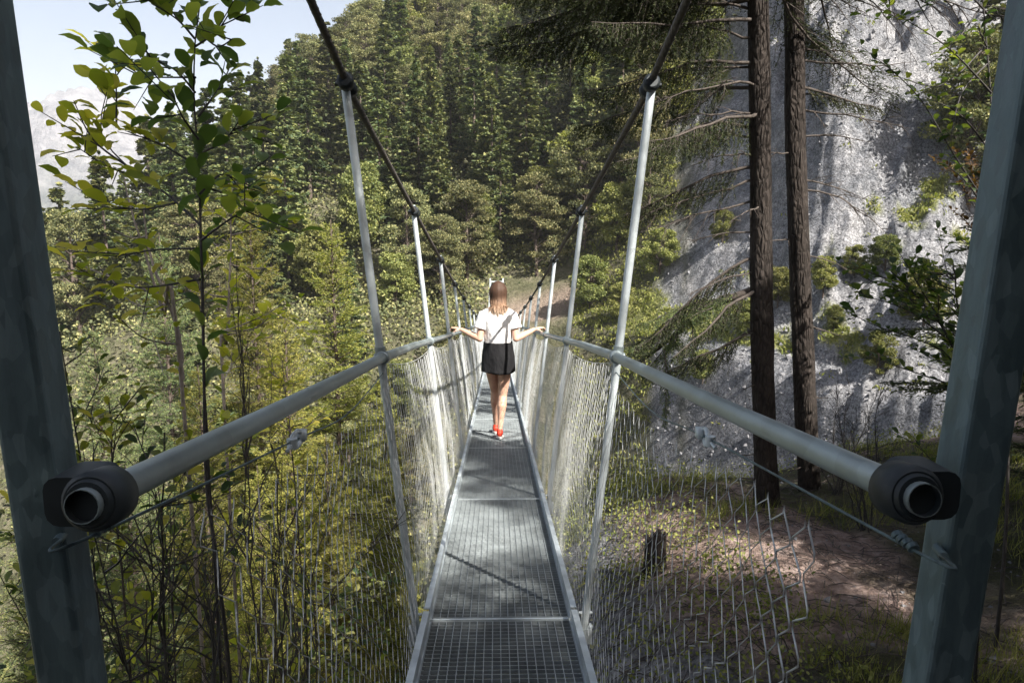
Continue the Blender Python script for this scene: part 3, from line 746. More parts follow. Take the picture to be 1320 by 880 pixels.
# ---- the two trunks on the right, with their branches
def trunk_tree(label, base, top, r0, r1, seed, live, dead, hiL):
    r = rnd(seed); b = np.array(base); tp = np.array(top)
    root = thing('spruce_tree', label, 'tree', b)
    n = 90; nn = 30; t = np.linspace(0, 1, n)
    ax = b + (tp - b) * t[:, None]; ax[:, 0] += .05 * np.sin(t * 7 + seed) * t; ax[:, 1] += .05 * np.sin(t * 5)
    rad = r0 + (r1 - r0) * t; rad = rad + .10 * np.exp(-(ax[:, 2] - b[2]) / .22)
    th_ = np.arange(nn) / nn * 2 * np.pi
    zz = ax[:, 2][:, None]; g = fbm(th_[None] * 5 + 0 * zz, zz * 1.2, seed, 4) + .5 * vnoise(th_[None] * 14 + 0 * zz, zz * 6, seed + 2)
    rr = rad[:, None] * (1 + .16 * g)
    V = np.stack([ax[:, 0][:, None] + rr * np.cos(th_), ax[:, 1][:, None] + rr * np.sin(th_), zz + 0 * th_[None]], -1).reshape(-1, 3)
    i = np.arange(n - 1)[:, None] * nn; j = np.arange(nn)[None]; k = (j + 1) % nn
    mb = MB(); mb.add(V, np.stack([i + j, i + k, i + nn + k, i + nn + j], -1).reshape(-1, 4))
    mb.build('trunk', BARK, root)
    axf = lambda z: np.array([np.interp(z, ax[:, 2], ax[:, q]) for q in range(3)])
    # live, needle-bearing limbs
    wd = MB(); nd = MB()
    for (z, az, el, Ln, dr, hang) in live:
        boughs(wd, nd, axf(z), az, R(el), Ln, r, droop=dr, tw=.032, nl=.036, nw=.0095, sp=.011, r0=.022, hang=hang, start=.16, twl=.34)
    for q in range(hiL):     # crown above
        f = q / hiL; z = 4.0 + (tp[2] - 4.2) * f
        boughs(wd, nd, axf(z), q * 2.4 + r.normal(0, .3), R(r.normal(0, 8)), (2.3 * (1 - f) + .4) * r.uniform(.7, 1.1), r, droop=.3, tw=.09, nl=.05, nw=.013, sp=.03, r0=.02)
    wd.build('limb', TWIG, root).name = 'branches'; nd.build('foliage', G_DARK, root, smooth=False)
    for (z, az, el, Ln, cv) in dead:
        dw = MB(); dead_limb(dw, axf(z), az, el, Ln, cv, r, .009 + .005 * Ln); dw.build('dead_branch', TWIG, root)
    return root, axf
def dead_limb(dw, p0, az, el, Ln, cv, r, r0, lev=0):
    n = 10; t = np.linspace(0, 1, n); d = np.array([math.cos(az) * math.cos(el), math.sin(az) * math.cos(el), math.sin(el)])
    A = p0 + d * (t * Ln)[:, None]; A[:, 2] += -cv * Ln * t ** 1.8
    A += r.normal(0, .012 * Ln, A.shape).cumsum(0) * (t[:, None] > .05)
    dw.tube(A, r0 * (1 - .85 * t), 5 if lev == 0 else 3, cap=False)
    if lev < 2 and Ln > .15:
        for q in range(int(3 + Ln * (8 if lev == 0 else 7))):
            tt = r.uniform(.15, .97); p = np.array([np.interp(tt, t, A[:, k]) for k in range(3)])
            dead_limb(dw, p, az + r.choice([-1, 1]) * r.uniform(.3, 1.2), el - r.uniform(-.3, .8), Ln * r.uniform(.14, .38) * (1.2 - tt * .6), r.uniform(0, .5), r, r0 * .42, lev + 1)
W = math.pi
b1 = at(990, 668, 8.3); b2 = at(1046, 668, 9.0)
T1 = at(992, -40, 7.6)
def zpx(py, dep): return float(at(1000, py, dep)[2])
def AZ(deg): return R(deg)
live1 = [(zpx(y_, 7.8), AZ(a_), e_, l_, .25, .9) for y_, a_, e_, l_ in ((-20, 190, 0, 2.4), (15, 165, 3, 2.7), (170, 192, -6, 1.5), (-100, 196, 4, 3.0), (-120, 178, 6, 3.7), (-160, 186, 6, 3.4))] + [(zpx(-60, 7.8), AZ(196), -4, 2.9, .22, .8), (zpx(-10, 7.8), AZ(176), 2, 2.5, .25, .9), (zpx(40, 7.8), AZ(205), 0, 2.0, .22, .9), (zpx(-40, 7.8), AZ(160), 6, 3.1, .2, .8), (zpx(90, 7.8), AZ(187), 0, 1.7, .22, 1.0),
         (zpx(150, 7.8), AZ(215), -4, 1.5, .25, 1.0), (zpx(120, 7.8), AZ(150), 4, 1.9, .25, .9), (zpx(215, 7.8), AZ(180), -8, 1.35, .3, 1.0), (zpx(-80, 7.8), AZ(225), 0, 2.4, .25, .9), (zpx(-110, 7.8), AZ(184), 6, 3.4, .24, .8),
         (zpx(-130, 7.8), AZ(170), 6, 3.6, .2, .8), (zpx(-150, 7.8), AZ(200), 8, 3.3, .2, .8), (zpx(-30, 7.8), AZ(240), 0, 1.9, .2, .8),
         (zpx(330, 7.8), AZ(172), -30, 1.5, .2, .7), (zpx(370, 7.8), AZ(200), -26, 1.3, .2, .8), (zpx(420, 7.8), AZ(160), -24, 1.3, .2, .7)]
r = rnd(77)
dead1 = [(zpx(py, 7.8), AZ(a), R(e), Ln, c) for py, a, e, Ln, c in ((95, 178, 18, 1.3, .35), (150, 190, 5, 1.0, .2), (255, 186, -8, 1.25, .1), (300, 170, 10, .7, .3), (205, 200, 12, .9, .3), (120, 205, 10, 1.4, .4), (180, 165, 8, 1.2, .3),
        (350, 195, -5, .8, .2), (60, 185, 20, 1.4, .4), (430, 190, 0, .4, .3), (270, 230, 5, .7, .3), (20, 190, 10, 1.5, .3), (230, 175, -15, 1.4, .2), (30, 170, 25, 1.5, .5), (500, 200, 0, .25, .2), (600, 170, 10, .3, .2))]
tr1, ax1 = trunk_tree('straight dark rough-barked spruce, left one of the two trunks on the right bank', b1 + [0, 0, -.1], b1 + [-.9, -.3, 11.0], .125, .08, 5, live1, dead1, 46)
dead2 = [(zpx(py, 8.5), AZ(a), R(e), Ln, c) for py, a, e, Ln, c in ((90, -2, 0, 1.25, .0), (75, 5, 5, .9, .1), (245, -5, 0, 1.1, .45), (235, 12, 14, .9, .4), (180, 0, 0, .9, .1), (130, 15, 8, 1.0, .3), (10, 0, 2, 2.4, .12), (150, -20, 4, 1.1, .3),
        (330, 0, 10, .6, .5), (420, 8, -5, .5, .2), (310, 190, 10, .6, .3), (200, 188, 10, .6, .3), (520, 5, 10, .4, .2), (590, 0, 0, .6, .2), (610, 200, 0, .4, .3))]
live2 = [(zpx(-40, 8.5), AZ(10), 5, 2.2, .25, .6), (zpx(30, 8.5), AZ(60), 0, 1.4, .3, .7), (zpx(120, 8.5), AZ(-10), -5, .9, .3, .7), (zpx(-90, 8.5), AZ(-20), 5, 2.5, .2, .6)]
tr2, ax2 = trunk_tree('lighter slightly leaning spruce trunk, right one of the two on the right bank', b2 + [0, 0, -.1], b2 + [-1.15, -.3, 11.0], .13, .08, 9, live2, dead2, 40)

# dead leaning branch with drooping lit sprays left of the trunks
root = thing('fallen_branch', 'bare grey branch with drooping needles leaning left of the dark trunk', 'branch', at(905, 470, 9.0) - [0, 0, .9])
wd = MB(); nd = MB(); P = curve([at(820, 470, 9.6), at(868, 433, 9.3), at(905, 400, 9.1), at(975, 372, 8.9)], 20); wd.tube(P, np.linspace(.022, .05, 20), 8)
r = rnd(12)
for q in range(14):
    p = P[r.integers(2, 18)]; boughs(wd, nd, p, AZ(r.uniform(150, 260)), R(r.uniform(-45, 10)), r.uniform(.5, .95), r, droop=.5, tw=.035, nl=.036, nw=.010, sp=.011, r0=.010, hang=.5)
wd.build('branch_wood', TWIG, root); nd.build('foliage', G_SPRUCE, root, smooth=False)

# ---- broadleaf saplings
def leaf_tpl():
    ys = np.array([0, .12, .28, .46, .64, .80, .92, 1.0]); wv = np.array([0, .12, .22, .27, .285, .25, .16, 0]); V = []; F = []
    for k, (y_, w_) in enumerate(zip(ys, wv)):
        zc = .10 * math.sin(y_ * 2.6) - .10 * y_ ** 2
        V += [[-w_, y_ - .03 * (w_ > 0), zc + .30 * w_ + .02 * math.sin(y_ * 17)], [0, y_, zc], [w_, y_ - .03 * (w_ > 0), zc + .30 * w_ + .02 * math.sin(y_ * 15 + 2)]]
    for k in range(7):
        a = k * 3; F += [[a, a + 1, a + 4], [a, a + 4, a + 3], [a + 1, a + 2, a + 5], [a + 1, a + 5, a + 4]]
    return np.array(V), np.array(F)
LF, LFt = leaf_tpl()
LFs = np.array([[0, 0, 0], [.3, .3, .06], [.3, .7, .06], [0, 1, 0], [-.3, .7, .06], [-.3, .3, .06]]); LFst = np.array([[0, 1, 3], [1, 2, 3], [0, 3, 5], [5, 3, 4]])
def leaves_on(mb, P, r, sz=.05, step=.035, start=.25, spread=.9, updown=.15):
    P = np.asarray(P); seg = np.linalg.norm(np.diff(P, axis=0), axis=1); d = np.r_[0, seg.cumsum()]; tot = d[-1]
    s0 = np.arange(start * tot, tot, step) + r.uniform(-.3, .3, len(np.arange(start * tot, tot, step))) * step
    if len(s0) == 0: return
    pos = np.stack([np.interp(s0, d, P[:, k]) for k in range(3)], -1)
    ax = unit(np.stack([np.interp(s0 + .02, np.r_[d, tot + 1], np.r_[P[:, k], P[-1, k] + (P[-1, k] - P[-2, k]) / (seg[-1] + 1e-6)]) for k in range(3)], -1) - pos + 1e-6)
    sd = unit(np.cross(ax, [0, 0, 1.]) + r.normal(0, .25, ax.shape)) * np.where(np.arange(len(pos)) % 2 == 0, 1, -1)[:, None]
    D = unit(ax * .55 + sd * spread + np.c_[np.zeros((len(pos), 2)), r.normal(updown, .16, len(pos))])
    M_ = frames(D, None, r, .28)
    mb.stamp(LF, LFt, pos + D * .012, M_, sz * r.uniform(.6, 1.15, len(pos)))
def sapling(label, stems, branches, mat, seed, sz=.05, step=.035, stem_mat=None, r0=.008, auto=0, alen=.4, name='broadleaf_sapling', cat='sapling', leafstem=.6, group=None, autoel=(.1, .9), azr=(0, 6.28)):
    r = rnd(seed); b = stems[0][0]
    root = thing(name, label, cat, b, group)
    wd = MB(); lf = MB()
    for st in stems:
        P = curve(st, 26); P[1:] += r.normal(0, .003, (25, 3)).cumsum(0) * .6; wd.tube(P, np.linspace(r0, r0 * .25, 26), 8, cap=False)
        leaves_on(lf, P, r, sz, step, leafstem)
        for q in range(auto):
            tt = r.uniform(.2, .97); p = P[int(tt * 25)]; az = r.uniform(*azr); el = r.uniform(*autoel); Ln = alen * r.uniform(.4, 1.1) * (1.25 - tt * .7)
            e = p + Ln * np.array([math.cos(az) * math.cos(el), math.sin(az) * math.cos(el), math.sin(el)]); m_ = (p + e) / 2 + r.normal(0, .05, 3) * Ln + [0, 0, -.05 * Ln]
            B = curve([p, m_, e], 9); wd.tube(B, np.linspace(r0 * .45, .0012, 9), 5, cap=False); leaves_on(lf, B, r, sz, step, .15)
            for q2 in range(2 if Ln > .2 else 1):
                pp = B[r.integers(3, 7)]; ee = pp + (e - p) * .4 + r.normal(0, .16, 3) * Ln; BB = curve([pp, (pp + ee) / 2 + [0, 0, .01], ee], 5); wd.tube(BB, np.linspace(r0 * .25, .001, 5), 4, cap=False); leaves_on(lf, BB, r, sz * .9, step, .1)
    for br_ in branches:
        B = curve(br_, 14); wd.tube(B, np.linspace(r0 * .55, .0013, 14), 6, cap=False); leaves_on(lf, B, r, sz, step, .25)
        for q2 in range(3):
            i = r.integers(5, 13); ee = B[i] + unit(B[-1] - B[0]) * r.uniform(.05, .12) + r.normal(0, .05, 3); BB = curve([B[i], (B[i] + ee) / 2, ee], 5); wd.tube(BB, np.linspace(.0022, .001, 5), 4, cap=False); leaves_on(lf, BB, r, sz, step, .1)
    s_ = wd.build('stem', stem_mat or DSTEM, root)
    l_ = lf.build('leaves', mat, root, smooth=True)
    return root
def ground_pt(px, py, dep):
    p = at(px, py, dep); return np.array([p[0], p[1], float(H(p[0], p[1])) - .05])
# tall dark-stemmed sapling, centre left
q = at(300, 880, 2.0); base = np.array([q[0] + .05, q[1], float(H(q[0], q[1]))])
sapling('tall leafy sapling with thin dark stem reaching the sky left of the bridge', [[base, at(300, 880, 2.0), at(268, 640, 2.0), at(261, 470, 2.0), at(259, 300, 2.02), at(253, 170, 2.05), at(250, 70, 2.05), at(262, -60, 2.05)]],
        [[at(259, 310, 2.0), at(300, 280, 1.95), at(335, 262, 1.9)], [at(255, 200, 2.05), at(290, 180, 2.1), at(312, 150, 2.1)], [at(252, 120, 2.05), at(225, 90, 2.0), at(185, 72, 1.95)], [at(252, 60, 2.05), at(280, 40, 2.1), at(300, 10, 2.1)],
         [at(256, 150, 2.05), at(285, 110, 2.1), at(298, 82, 2.15)], [at(252, 100, 2.05), at(222, 100, 2.1), at(180, 100, 2.1)], [at(251, 50, 2.05), at(228, 25, 2.0), at(195, 5, 2.0)], [at(256, 40, 2.05), at(280, 60, 2.0), at(300, 50, 1.95)],
         [at(260, 0, 2.05), at(240, -10, 2.0), at(205, 2, 2.0)], [at(256, 180, 2.0), at(235, 150, 1.95), at(222, 120, 1.9)], [at(258, 250, 2.0), at(285, 225, 2.1), at(310, 235, 2.15)]], G_LEAF, 41, 0.072, .030, DSTEM, .0062, 0, leafstem=.72)
q = at(262, 640, 2.15); base = ground_pt(275, 700, 2.15)
sapling('sapling branch with pale yellow-green leaves spreading towards the left post', [[base, at(270, 640, 2.15), at(258, 340, 2.12)]],
        [[at(258, 290, 2.1), at(215, 250, 2.2), at(165, 215, 2.3), at(130, 170, 2.35), at(140, 110, 2.35)], [at(190, 232, 2.25), at(140, 215, 2.3), at(100, 190, 2.35)], [at(165, 215, 2.3), at(120, 180, 2.3), at(95, 130, 2.3)], [at(240, 205, 2.1), at(215, 190, 2.1), at(185, 175, 2.1)],
         [at(262, 320, 2.1), at(200, 322, 2.2), at(140, 330, 2.3), at(75, 320, 2.4)], [at(258, 360, 2.1), at(170, 370, 2.2), at(85, 345, 2.3)], [at(150, 165, 2.3), at(150, 120, 2.3), at(148, 70, 2.3)], [at(262, 240, 2.15), at(300, 250, 2.3), at(330, 235, 2.3)],
         [at(225, 262, 2.2), at(180, 270, 2.3), at(130, 262, 2.3)]], G_YLEAF, 42, .070, .030, DSTEM, .007, 0, leafstem=.95)
base = ground_pt(250, 640, 2.7)
sapling('forked sapling with pale grey stem behind the dark one', [[base, at(235, 500, 2.7), at(212, 400, 2.7), at(180, 300, 2.7), at(160, 230, 2.7)], [at(235, 490, 2.7), at(225, 420, 2.7), at(190, 330, 2.75), at(180, 262, 2.75)]], [[at(205, 380, 2.7), at(150, 360, 2.7), at(100, 340, 2.75)]], G_YLEAF, 43, .052, .06, PALE, .009, 3, .35, leafstem=.6, autoel=(-.2, .5))
base = ground_pt(300, 640, 3.2)
sapling('slender pale-stemmed sapling with bright leaves right of the dark stem', [[base, at(290, 560, 3.2), at(293, 440, 3.2), at(297, 310, 3.2), at(300, 230, 3.2)]], [], G_YLEAF, 44, .060, .035, PALE, .009, 13, .42, leafstem=.5, autoel=(-.1, .7))
for k, (px, py, dp, ht, lb) in enumerate([(75, 430, 2.6, 1.3, 'leafy sapling beside the inner edge of the left post'), (140, 520, 2.4, .9, 'low leafy shoot under the left tube and clamp'), (215, 560, 2.2, .8, 'leafy shoot below the left handrail among dark twigs'),
        (360, 470, 3.6, 1.2, 'leafy sapling rising behind the left handrail next to the young spruce'), (390, 720, 3.0, 1.0, 'shrub seen through the left net near the deck'), (190, 760, 2.2, .9, 'shaded leafy shrub at the bottom left beyond the net'), (20, 520, 2.6, 1.4, 'leafy shrub at the left edge outside the post')]):
    top = at(px, py, dp); b_ = top - [.05 * (k % 3 - 1), 0, ht]; gz = float(H(b_[0], b_[1])); b0 = np.array([b_[0], b_[1], gz - .05])
    sapling(lb, [[b0, b_, top]], [], [G_LEAF, G_YLEAF][k % 2], 60 + k, .052, .042, [DSTEM, TWIG][k % 2], .007, 16, .45, leafstem=.6, autoel=(-.3, .9))
# tangles of bare twigs left of the bridge
def twig_shrub(label, b, tops, seed, r0=.007, mat=None, leafm=None, name='bare_shrub'):
    r = rnd(seed); b = np.array(b); root = thing(name, label, 'shrub', b); wd = MB(); lf = MB()
    for tp in tops:
        d = tp - b; Ln = np.linalg.norm(d); az = math.atan2(d[1], d[0]); el = math.asin(d[2] / Ln)
        dead_limb(wd, b + r.normal(0, .03, 3) * [1, 1, 0], az, el, Ln, -.05, r, r0)
    wd.build('twigs', mat or TWIG, root)
    return root
r = rnd(98)
for k, (px, py, dp, side) in enumerate([(110, 640, 2.9, 'just inside the left post under the clamp'), (180, 700, 3.3, 'below the left tube between bare twigs'), (240, 760, 3.0, 'at the foot of the dark sapling'), (320, 700, 3.6, 'in the middle of the first left net panel'), (150, 820, 2.8, 'in the bottom left corner inside the post'), (380, 640, 4.4, 'just under the middle of the left handrail'), (450, 720, 4.6, 'against the left net beside the first hanger'), (280, 840, 3.2, 'at the bottom behind the left net'), (25, 640, 3.2, 'outside the left post at clamp height'), (20, 800, 3.0, 'outside the left post at the bottom'), (400, 840, 3.8, 'at the bottom next to the deck edge')]):
    top = at(px, py, dp); gz = float(H(top[0], top[1])); b0 = np.array([top[0] + r.uniform(-.1, .1), top[1] + r.uniform(-.1, .1), gz - .05]); Ls = top[2] - gz
    st = [[b0 + [r.uniform(-.08, .08), r.uniform(-.08, .08), 0], (b0 + top) / 2 + r.normal(0, .08, 3), top + [r.uniform(-.35, .35), r.uniform(-.25, .25), r.uniform(-.35, .1)]] for _ in range(3)]
    sapling('leafy green shrub ' + side, st, [], [G_LEAF, G_YLEAF, G_BROAD][k % 3], 400 + k, .05, .045, [DSTEM, TWIG][k % 2], .006, 15, .42, 'leafy_shrub', 'shrub', .5, autoel=(-.4, .9))
r = rnd(99)
for k, (px, py, dp, lb) in enumerate([(200, 860, 2.0, 'dense bare dark twigs at the bottom left of the net'), (330, 830, 2.4, 'tangle of bare twigs seen through the first left net panel'), (400, 850, 2.7, 'bare grey twigs below the deck on the left')]):
    b = at(px, py + 120, dp); b[2] = float(H(b[0], b[1])) - .05 if float(H(b[0], b[1])) < b[2] else b[2]
    tops = [at(px + r.uniform(-90, 70), py - r.uniform(40, 260), dp + r.uniform(-.4, .5)) for _ in range(4)]
    twig_shrub(lb, b, tops, 120 + k, .008, [DSTEM, TWIG, TWIG, PALE][k])
for k, (px, dp, lb) in enumerate([(1075, 8.6, 'leafless upright twigs right of the two trunks'), (1120, 7.4, 'thin bare shrub in front of the scree right of the trunks')]):
    b = ground_pt(px, 668, dp); tops = [at(px + r.uniform(-60, 70), r.uniform(450, 600), dp + r.uniform(-.4, .4)) for _ in range(7)]
    twig_shrub(lb, b, tops, 140 + k, .009, DSTEM)
for k, (px, py, dp, lb) in enumerate([(880, 800, 4.6, 'dry tangled twigs on the shaded ground at the lower right beyond the net'), (1030, 780, 4.8, 'dry grey twigs on the dark ground below the right handrail'), (980, 860, 3.9, 'tangled dead twigs at the bottom right near the frayed net'), (1120, 790, 4.6, 'tangle of dry twigs on the ground beside the right post')]):
    b = ground_pt(px, py, dp); tops = [b + [r.uniform(-.8, .8), r.uniform(-.7, .7), r.uniform(.08, .45)] for _ in range(9)]
    twig_shrub(lb, b, tops, 160 + k, .006, TWIG, None, 'dry_brush')
# leafy tree at right, branches reaching in front of the scree
base = ground_pt(1305, 640, 4.9)
B = lambda *a: [at(x, y, d) for x, y, d in a]
sapling('leafy tree behind the right post, its upper branches over the scree', [[base, at(1300, 600, 4.9), at(1285, 300, 4.8), at(1275, 100, 4.7), at(1262, -80, 4.6)]],
        [B((1282, 280, 4.8), (1230, 200, 4.6), (1180, 120, 4.5), (1110, 60, 4.4)), B((1278, 120, 4.7), (1220, 60, 4.5), (1140, 10, 4.4)), B((1270, 60, 4.7), (1215, 110, 4.6), (1160, 100, 4.5)), B((1280, 200, 4.7), (1240, 150, 4.6), (1205, 130, 4.5)), B((1275, 20, 4.7), (1235, -10, 4.5), (1170, 30, 4.4)),
         B((1285, 300, 4.8), (1250, 240, 4.6), (1215, 210, 4.5)), B((1275, 80, 4.7), (1240, 120, 4.6), (1225, 180, 4.5)), B((1262, -40, 4.7), (1190, -20, 4.5), (1110, 20, 4.4)), B((1270, 0, 4.7), (1235, 50, 4.6), (1190, 90, 4.5))], G_LEAF, 71, .062, .048, DSTEM, .013, 7, .6, 'broadleaf_tree', 'tree', .8, azr=(2.4, 4.4))
base = ground_pt(1290, 560, 4.3)
sapling('broad leafy shrub lit by the sun left of the right post at rail height', [[base, at(1270, 560, 4.3), at(1225, 440, 4.3), at(1190, 390, 4.3), at(1150, 350, 4.3)], [at(1270, 560, 4.3), at(1240, 430, 4.4), at(1230, 340, 4.4)]],
        [B((1250, 470, 4.3), (1190, 440, 4.3), (1130, 420, 4.3), (1090, 400, 4.3)), B((1225, 440, 4.3), (1170, 400, 4.3), (1110, 380, 4.3)), B((1240, 500, 4.3), (1180, 480, 4.3), (1120, 460, 4.4)), B((1210, 410, 4.3), (1180, 360, 4.3), (1150, 310, 4.3))], G_LEAF, 72, .066, .036, DSTEM, .011, 14, .5, 'leafy_shrub', 'shrub', .3, azr=(2, 4.6))
base = ground_pt(1275, 330, 7.0)
sapling('rusty red-leaved branch beside the upper part of the right post', [[base, at(1290, 420, 7.0), at(1262, 260, 7.0), at(1245, 190, 7.0)]], [B((1265, 280, 7), (1240, 240, 7), (1225, 215, 7)), B((1270, 320, 7), (1245, 285, 7), (1225, 270, 7))], G_RED, 73, .06, .022, DSTEM, .012, 14, .4, 'rusty_shrub', 'shrub', .4)

# ---- ground cover
def scatter_fn(n, fn, seed, tries=40):
    r = rnd(seed); out = []
    P = fn(r, n); return P
# grass and weeds on the right bank
r = rnd(500)
def grass(name, X, Y, ln, wd_, mat, r):
    z = H(X, Y); Nn = len(X); d = unit(np.c_[r.normal(0, .38, (Nn, 2)), np.ones(Nn)]); mb = MB()
    tv = np.array([[-.5, 0, 0], [.5, 0, 0], [.35, .55, .06], [-.35, .55, .06], [0, 1, .22]]) 
    M_ = frames(d, np.array([1., 0, 0]), r, 1.0)
    V = np.c_[X, Y, z - .02][:, None] + np.einsum('nij,nkj->nki', M_, tv[None] * np.stack([np.full(Nn, 1.) * wd_, ln, ln], -1)[:, None])
    b = (np.arange(Nn) * 5)[:, None]
    mb.add(V.reshape(-1, 3), np.array([[2, 3, 4]]) + b); mb.add(np.zeros((0, 3)), np.zeros((0, 4), int)); mb.f4.append(np.array([[0, 1, 2, 3]]) + b)
    return tag(mb.build(name, mat, smooth=False), kind='stuff')
nC = 2600; cx = r.uniform(.75, 7, nC); cyy = r.uniform(2.2, 13, nC); keep = fbm(cx * .8, cyy * .8, 88, 3) + .3 * sm(2, .8, cx) + .25 * sm(8.5, 10.5, cyy) - .45 * sm(1.6, .4, np.hypot((cx - 2.5) / 1.5, (cyy - 6.6) / 2)) > -.05
cx, cyy = cx[keep], cyy[keep]; m = 16
GX = np.repeat(cx, m) + r.normal(0, .055, len(cx) * m); GY = np.repeat(cyy, m) + r.normal(0, .055, len(cx) * m)
grass('grass', GX, GY, np.repeat(r.uniform(.10, .30, len(cx)), m) * r.uniform(.5, 1.1, len(GX)), .007, G_GRASS, r)
# weeds: small leaves on the slope under the bridge edge
nC = 1500; cx = np.r_[r.uniform(.55, 2.2, nC), r.uniform(1, 7, 500)]; cyy = np.r_[r.uniform(2.0, 14, nC), r.uniform(9, 13, 500)]
P = np.c_[cx, cyy, H(cx, cyy)]; m = 10
PP = np.repeat(P, m, 0) + r.normal(0, 1, (len(P) * m, 3)) * [.10, .10, .09] + [0, 0, .12]
mb = MB(); mb.stamp(LFs, LFst, PP, frames(unit(r.normal(0, 1, PP.shape) + [0, 0, .4]), None, r, .6), r.uniform(.018, .042, len(PP)))
tag(mb.build('weeds', G_GRASS), kind='stuff')
# undergrowth on the far wooded hillside and in the gorge
nC = 17000; th_ = np.radians(r.uniform(-34, 14, nC)); rr_ = r.uniform(10, 160, nC); cx = rr_ * np.sin(th_); cyy = rr_ * np.cos(th_)
k_ = ~((cyy < 66) & (cx > -1.2)) & (np.degrees(np.arctan2(cx, cyy)) < 11) ; cx, cyy = cx[k_], cyy[k_]
P = np.c_[cx, cyy, H(cx, cyy)]; m = 16; sc_ = np.repeat(.35 + .011 * np.hypot(cx, cyy), m)[:, None]
PP = np.repeat(P, m, 0) + r.normal(0, 1, (len(P) * m, 3)) * [.75, .75, .55] * sc_ + [0, 0, .45] * sc_
mb = MB(); diamonds(mb, PP, r.normal(0, 1, PP.shape), (.16 + .0018 * np.hypot(PP[:, 0], PP[:, 1])), r, .9, 1.6)
tag(mb.build('undergrowth', G_PINE, smooth=False), kind='stuff')
# grass tufts and low scrub on the scree
nC = 26000; th_ = np.radians(r.uniform(6, 38, nC)); rr_ = r.uniform(20, 95, nC); cx = rr_ * np.sin(th_); cyy = rr_ * np.cos(th_)
mk = masks(cx, cyy, 0); k_ = (mk[:, 1] > .45) | ((mk[:, 0] < .3)) | (r.random(nC) < .008); cx, cyy = cx[k_], cyy[k_]
P = np.c_[cx, cyy, H(cx, cyy)]; m = 9; PP = np.repeat(P, m, 0) + r.normal(0, 1, (len(P) * m, 3)) * [.22, .22, .08] + [0, 0, .1]
mb = MB(); diamonds(mb, PP, unit(r.normal(0, .6, PP.shape) + [0, 0, .8]), r.uniform(.12, .34, len(PP)), r, .9, .8)
tag(mb.build('slope_grass', G_GRASS, smooth=False), kind='stuff')
# loose rocks on the scree
OC = np.array([[1, 0, 0], [-1, 0, 0], [0, 1, 0], [0, -1, 0], [0, 0, 1], [0, 0, -1.]]); OF = np.array([[0, 2, 4], [2, 1, 4], [1, 3, 4], [3, 0, 4], [2, 0, 5], [1, 2, 5], [3, 1, 5], [0, 3, 5]])
nC = 15000; th_ = np.radians(r.uniform(11, 38, nC)); rr_ = r.uniform(20, 90, nC) ; cx = rr_ * np.sin(th_); cyy = rr_ * np.cos(th_)
mk = masks(cx, cyy, 0); k_ = (mk[:, 0] > .5) & (fbm(cx * .3, cyy * .3, 61, 3) > -.05); cx, cyy = cx[k_], cyy[k_]; Nn = len(cx)
mb = MB(); tv = OC; M_ = frames(r.normal(0, 1, (Nn, 3)), None, r, .8) * r.uniform(.5, 1.2, (Nn, 1, 3))
mb.stamp(tv, OF, np.c_[cx, cyy, H(cx, cyy)], M_, np.minimum(.03 + r.exponential(.045, Nn), .3))
tag(mb.build('scree_rubble', m_plain('rubble_stone', (.17, .17, .178), .95, .45, 2, .4, .02), smooth=False), kind='stuff')
# stones, cones and dead sticks on the near bank
mb = MB(); nC = 900; cx = r.uniform(.9, 6, nC); cyy = r.uniform(3, 10.5, nC)
mb.stamp(OC, OF, np.c_[cx, cyy, H(cx, cyy)], frames(r.normal(0, 1, (nC, 3)), None, r, .8) * r.uniform(.5, 1.2, (nC, 1, 3)), np.minimum(.006 + r.exponential(.008, nC), .045))
tag(mb.build('pebbles', bpy.data.materials['rubble_stone'], smooth=False), kind='stuff')
mb = MB(); nC = 2600; cx = r.uniform(.9, 6, nC); cyy = r.uniform(3, 10.5, nC)
for a, b in zip(cx, cyy):
    t_ = r.uniform(0, 3.14); l = r.uniform(.05, .3); q = [a + l * math.cos(t_), b + l * math.sin(t_)]
    mb.tube([[a, b, float(H(a, b)) + .015], [(a + q[0]) / 2, (b + q[1]) / 2, float(H((a + q[0]) / 2, (b + q[1]) / 2)) + .03], [q[0], q[1], float(H(*q)) + .012]], [.004, .005, .002], 4, cap=False)
tag(mb.build('forest_litter', TWIG), kind='stuff')
# old stump
sb = ground_pt(845, 690, 7.0); st = thing('tree_stump', 'dark rotten tree stump on the bank between bridge and trunks', 'stump', sb)
n, nn = 10, 22; zz = np.linspace(-.05, .42, n); th_ = np.arange(nn) / nn * 2 * np.pi
rr_ = (.095 + .09 * np.exp(-(zz + .05) / .09))[:, None] * (1 + .22 * fbm(th_[None] * 2 + 0 * zz[:, None], zz[:, None] * 3, 5, 3))
V = np.stack([sb[0] + rr_ * np.cos(th_), sb[1] + rr_ * np.sin(th_), sb[2] + zz[:, None] + (zz[:, None] > .35) * .12 * vnoise(th_[None] * 3 + 0 * zz[:, None], 0 * zz[:, None], 8)], -1).reshape(-1, 3)
i = np.arange(n - 1)[:, None] * nn; j = np.arange(nn)[None]; k = (j + 1) % nn
mb = MB(); mb.add(V, np.stack([i + j, i + k, i + nn + k, i + nn + j], -1).reshape(-1, 4)); c_ = V[-nn:].mean(0) - [0, 0, .1]
mb.add(np.vstack([V[-nn:], c_]), [[a, (a + 1) % nn, nn] for a in range(nn)]); mb.build('stump_wood', BARK, st)

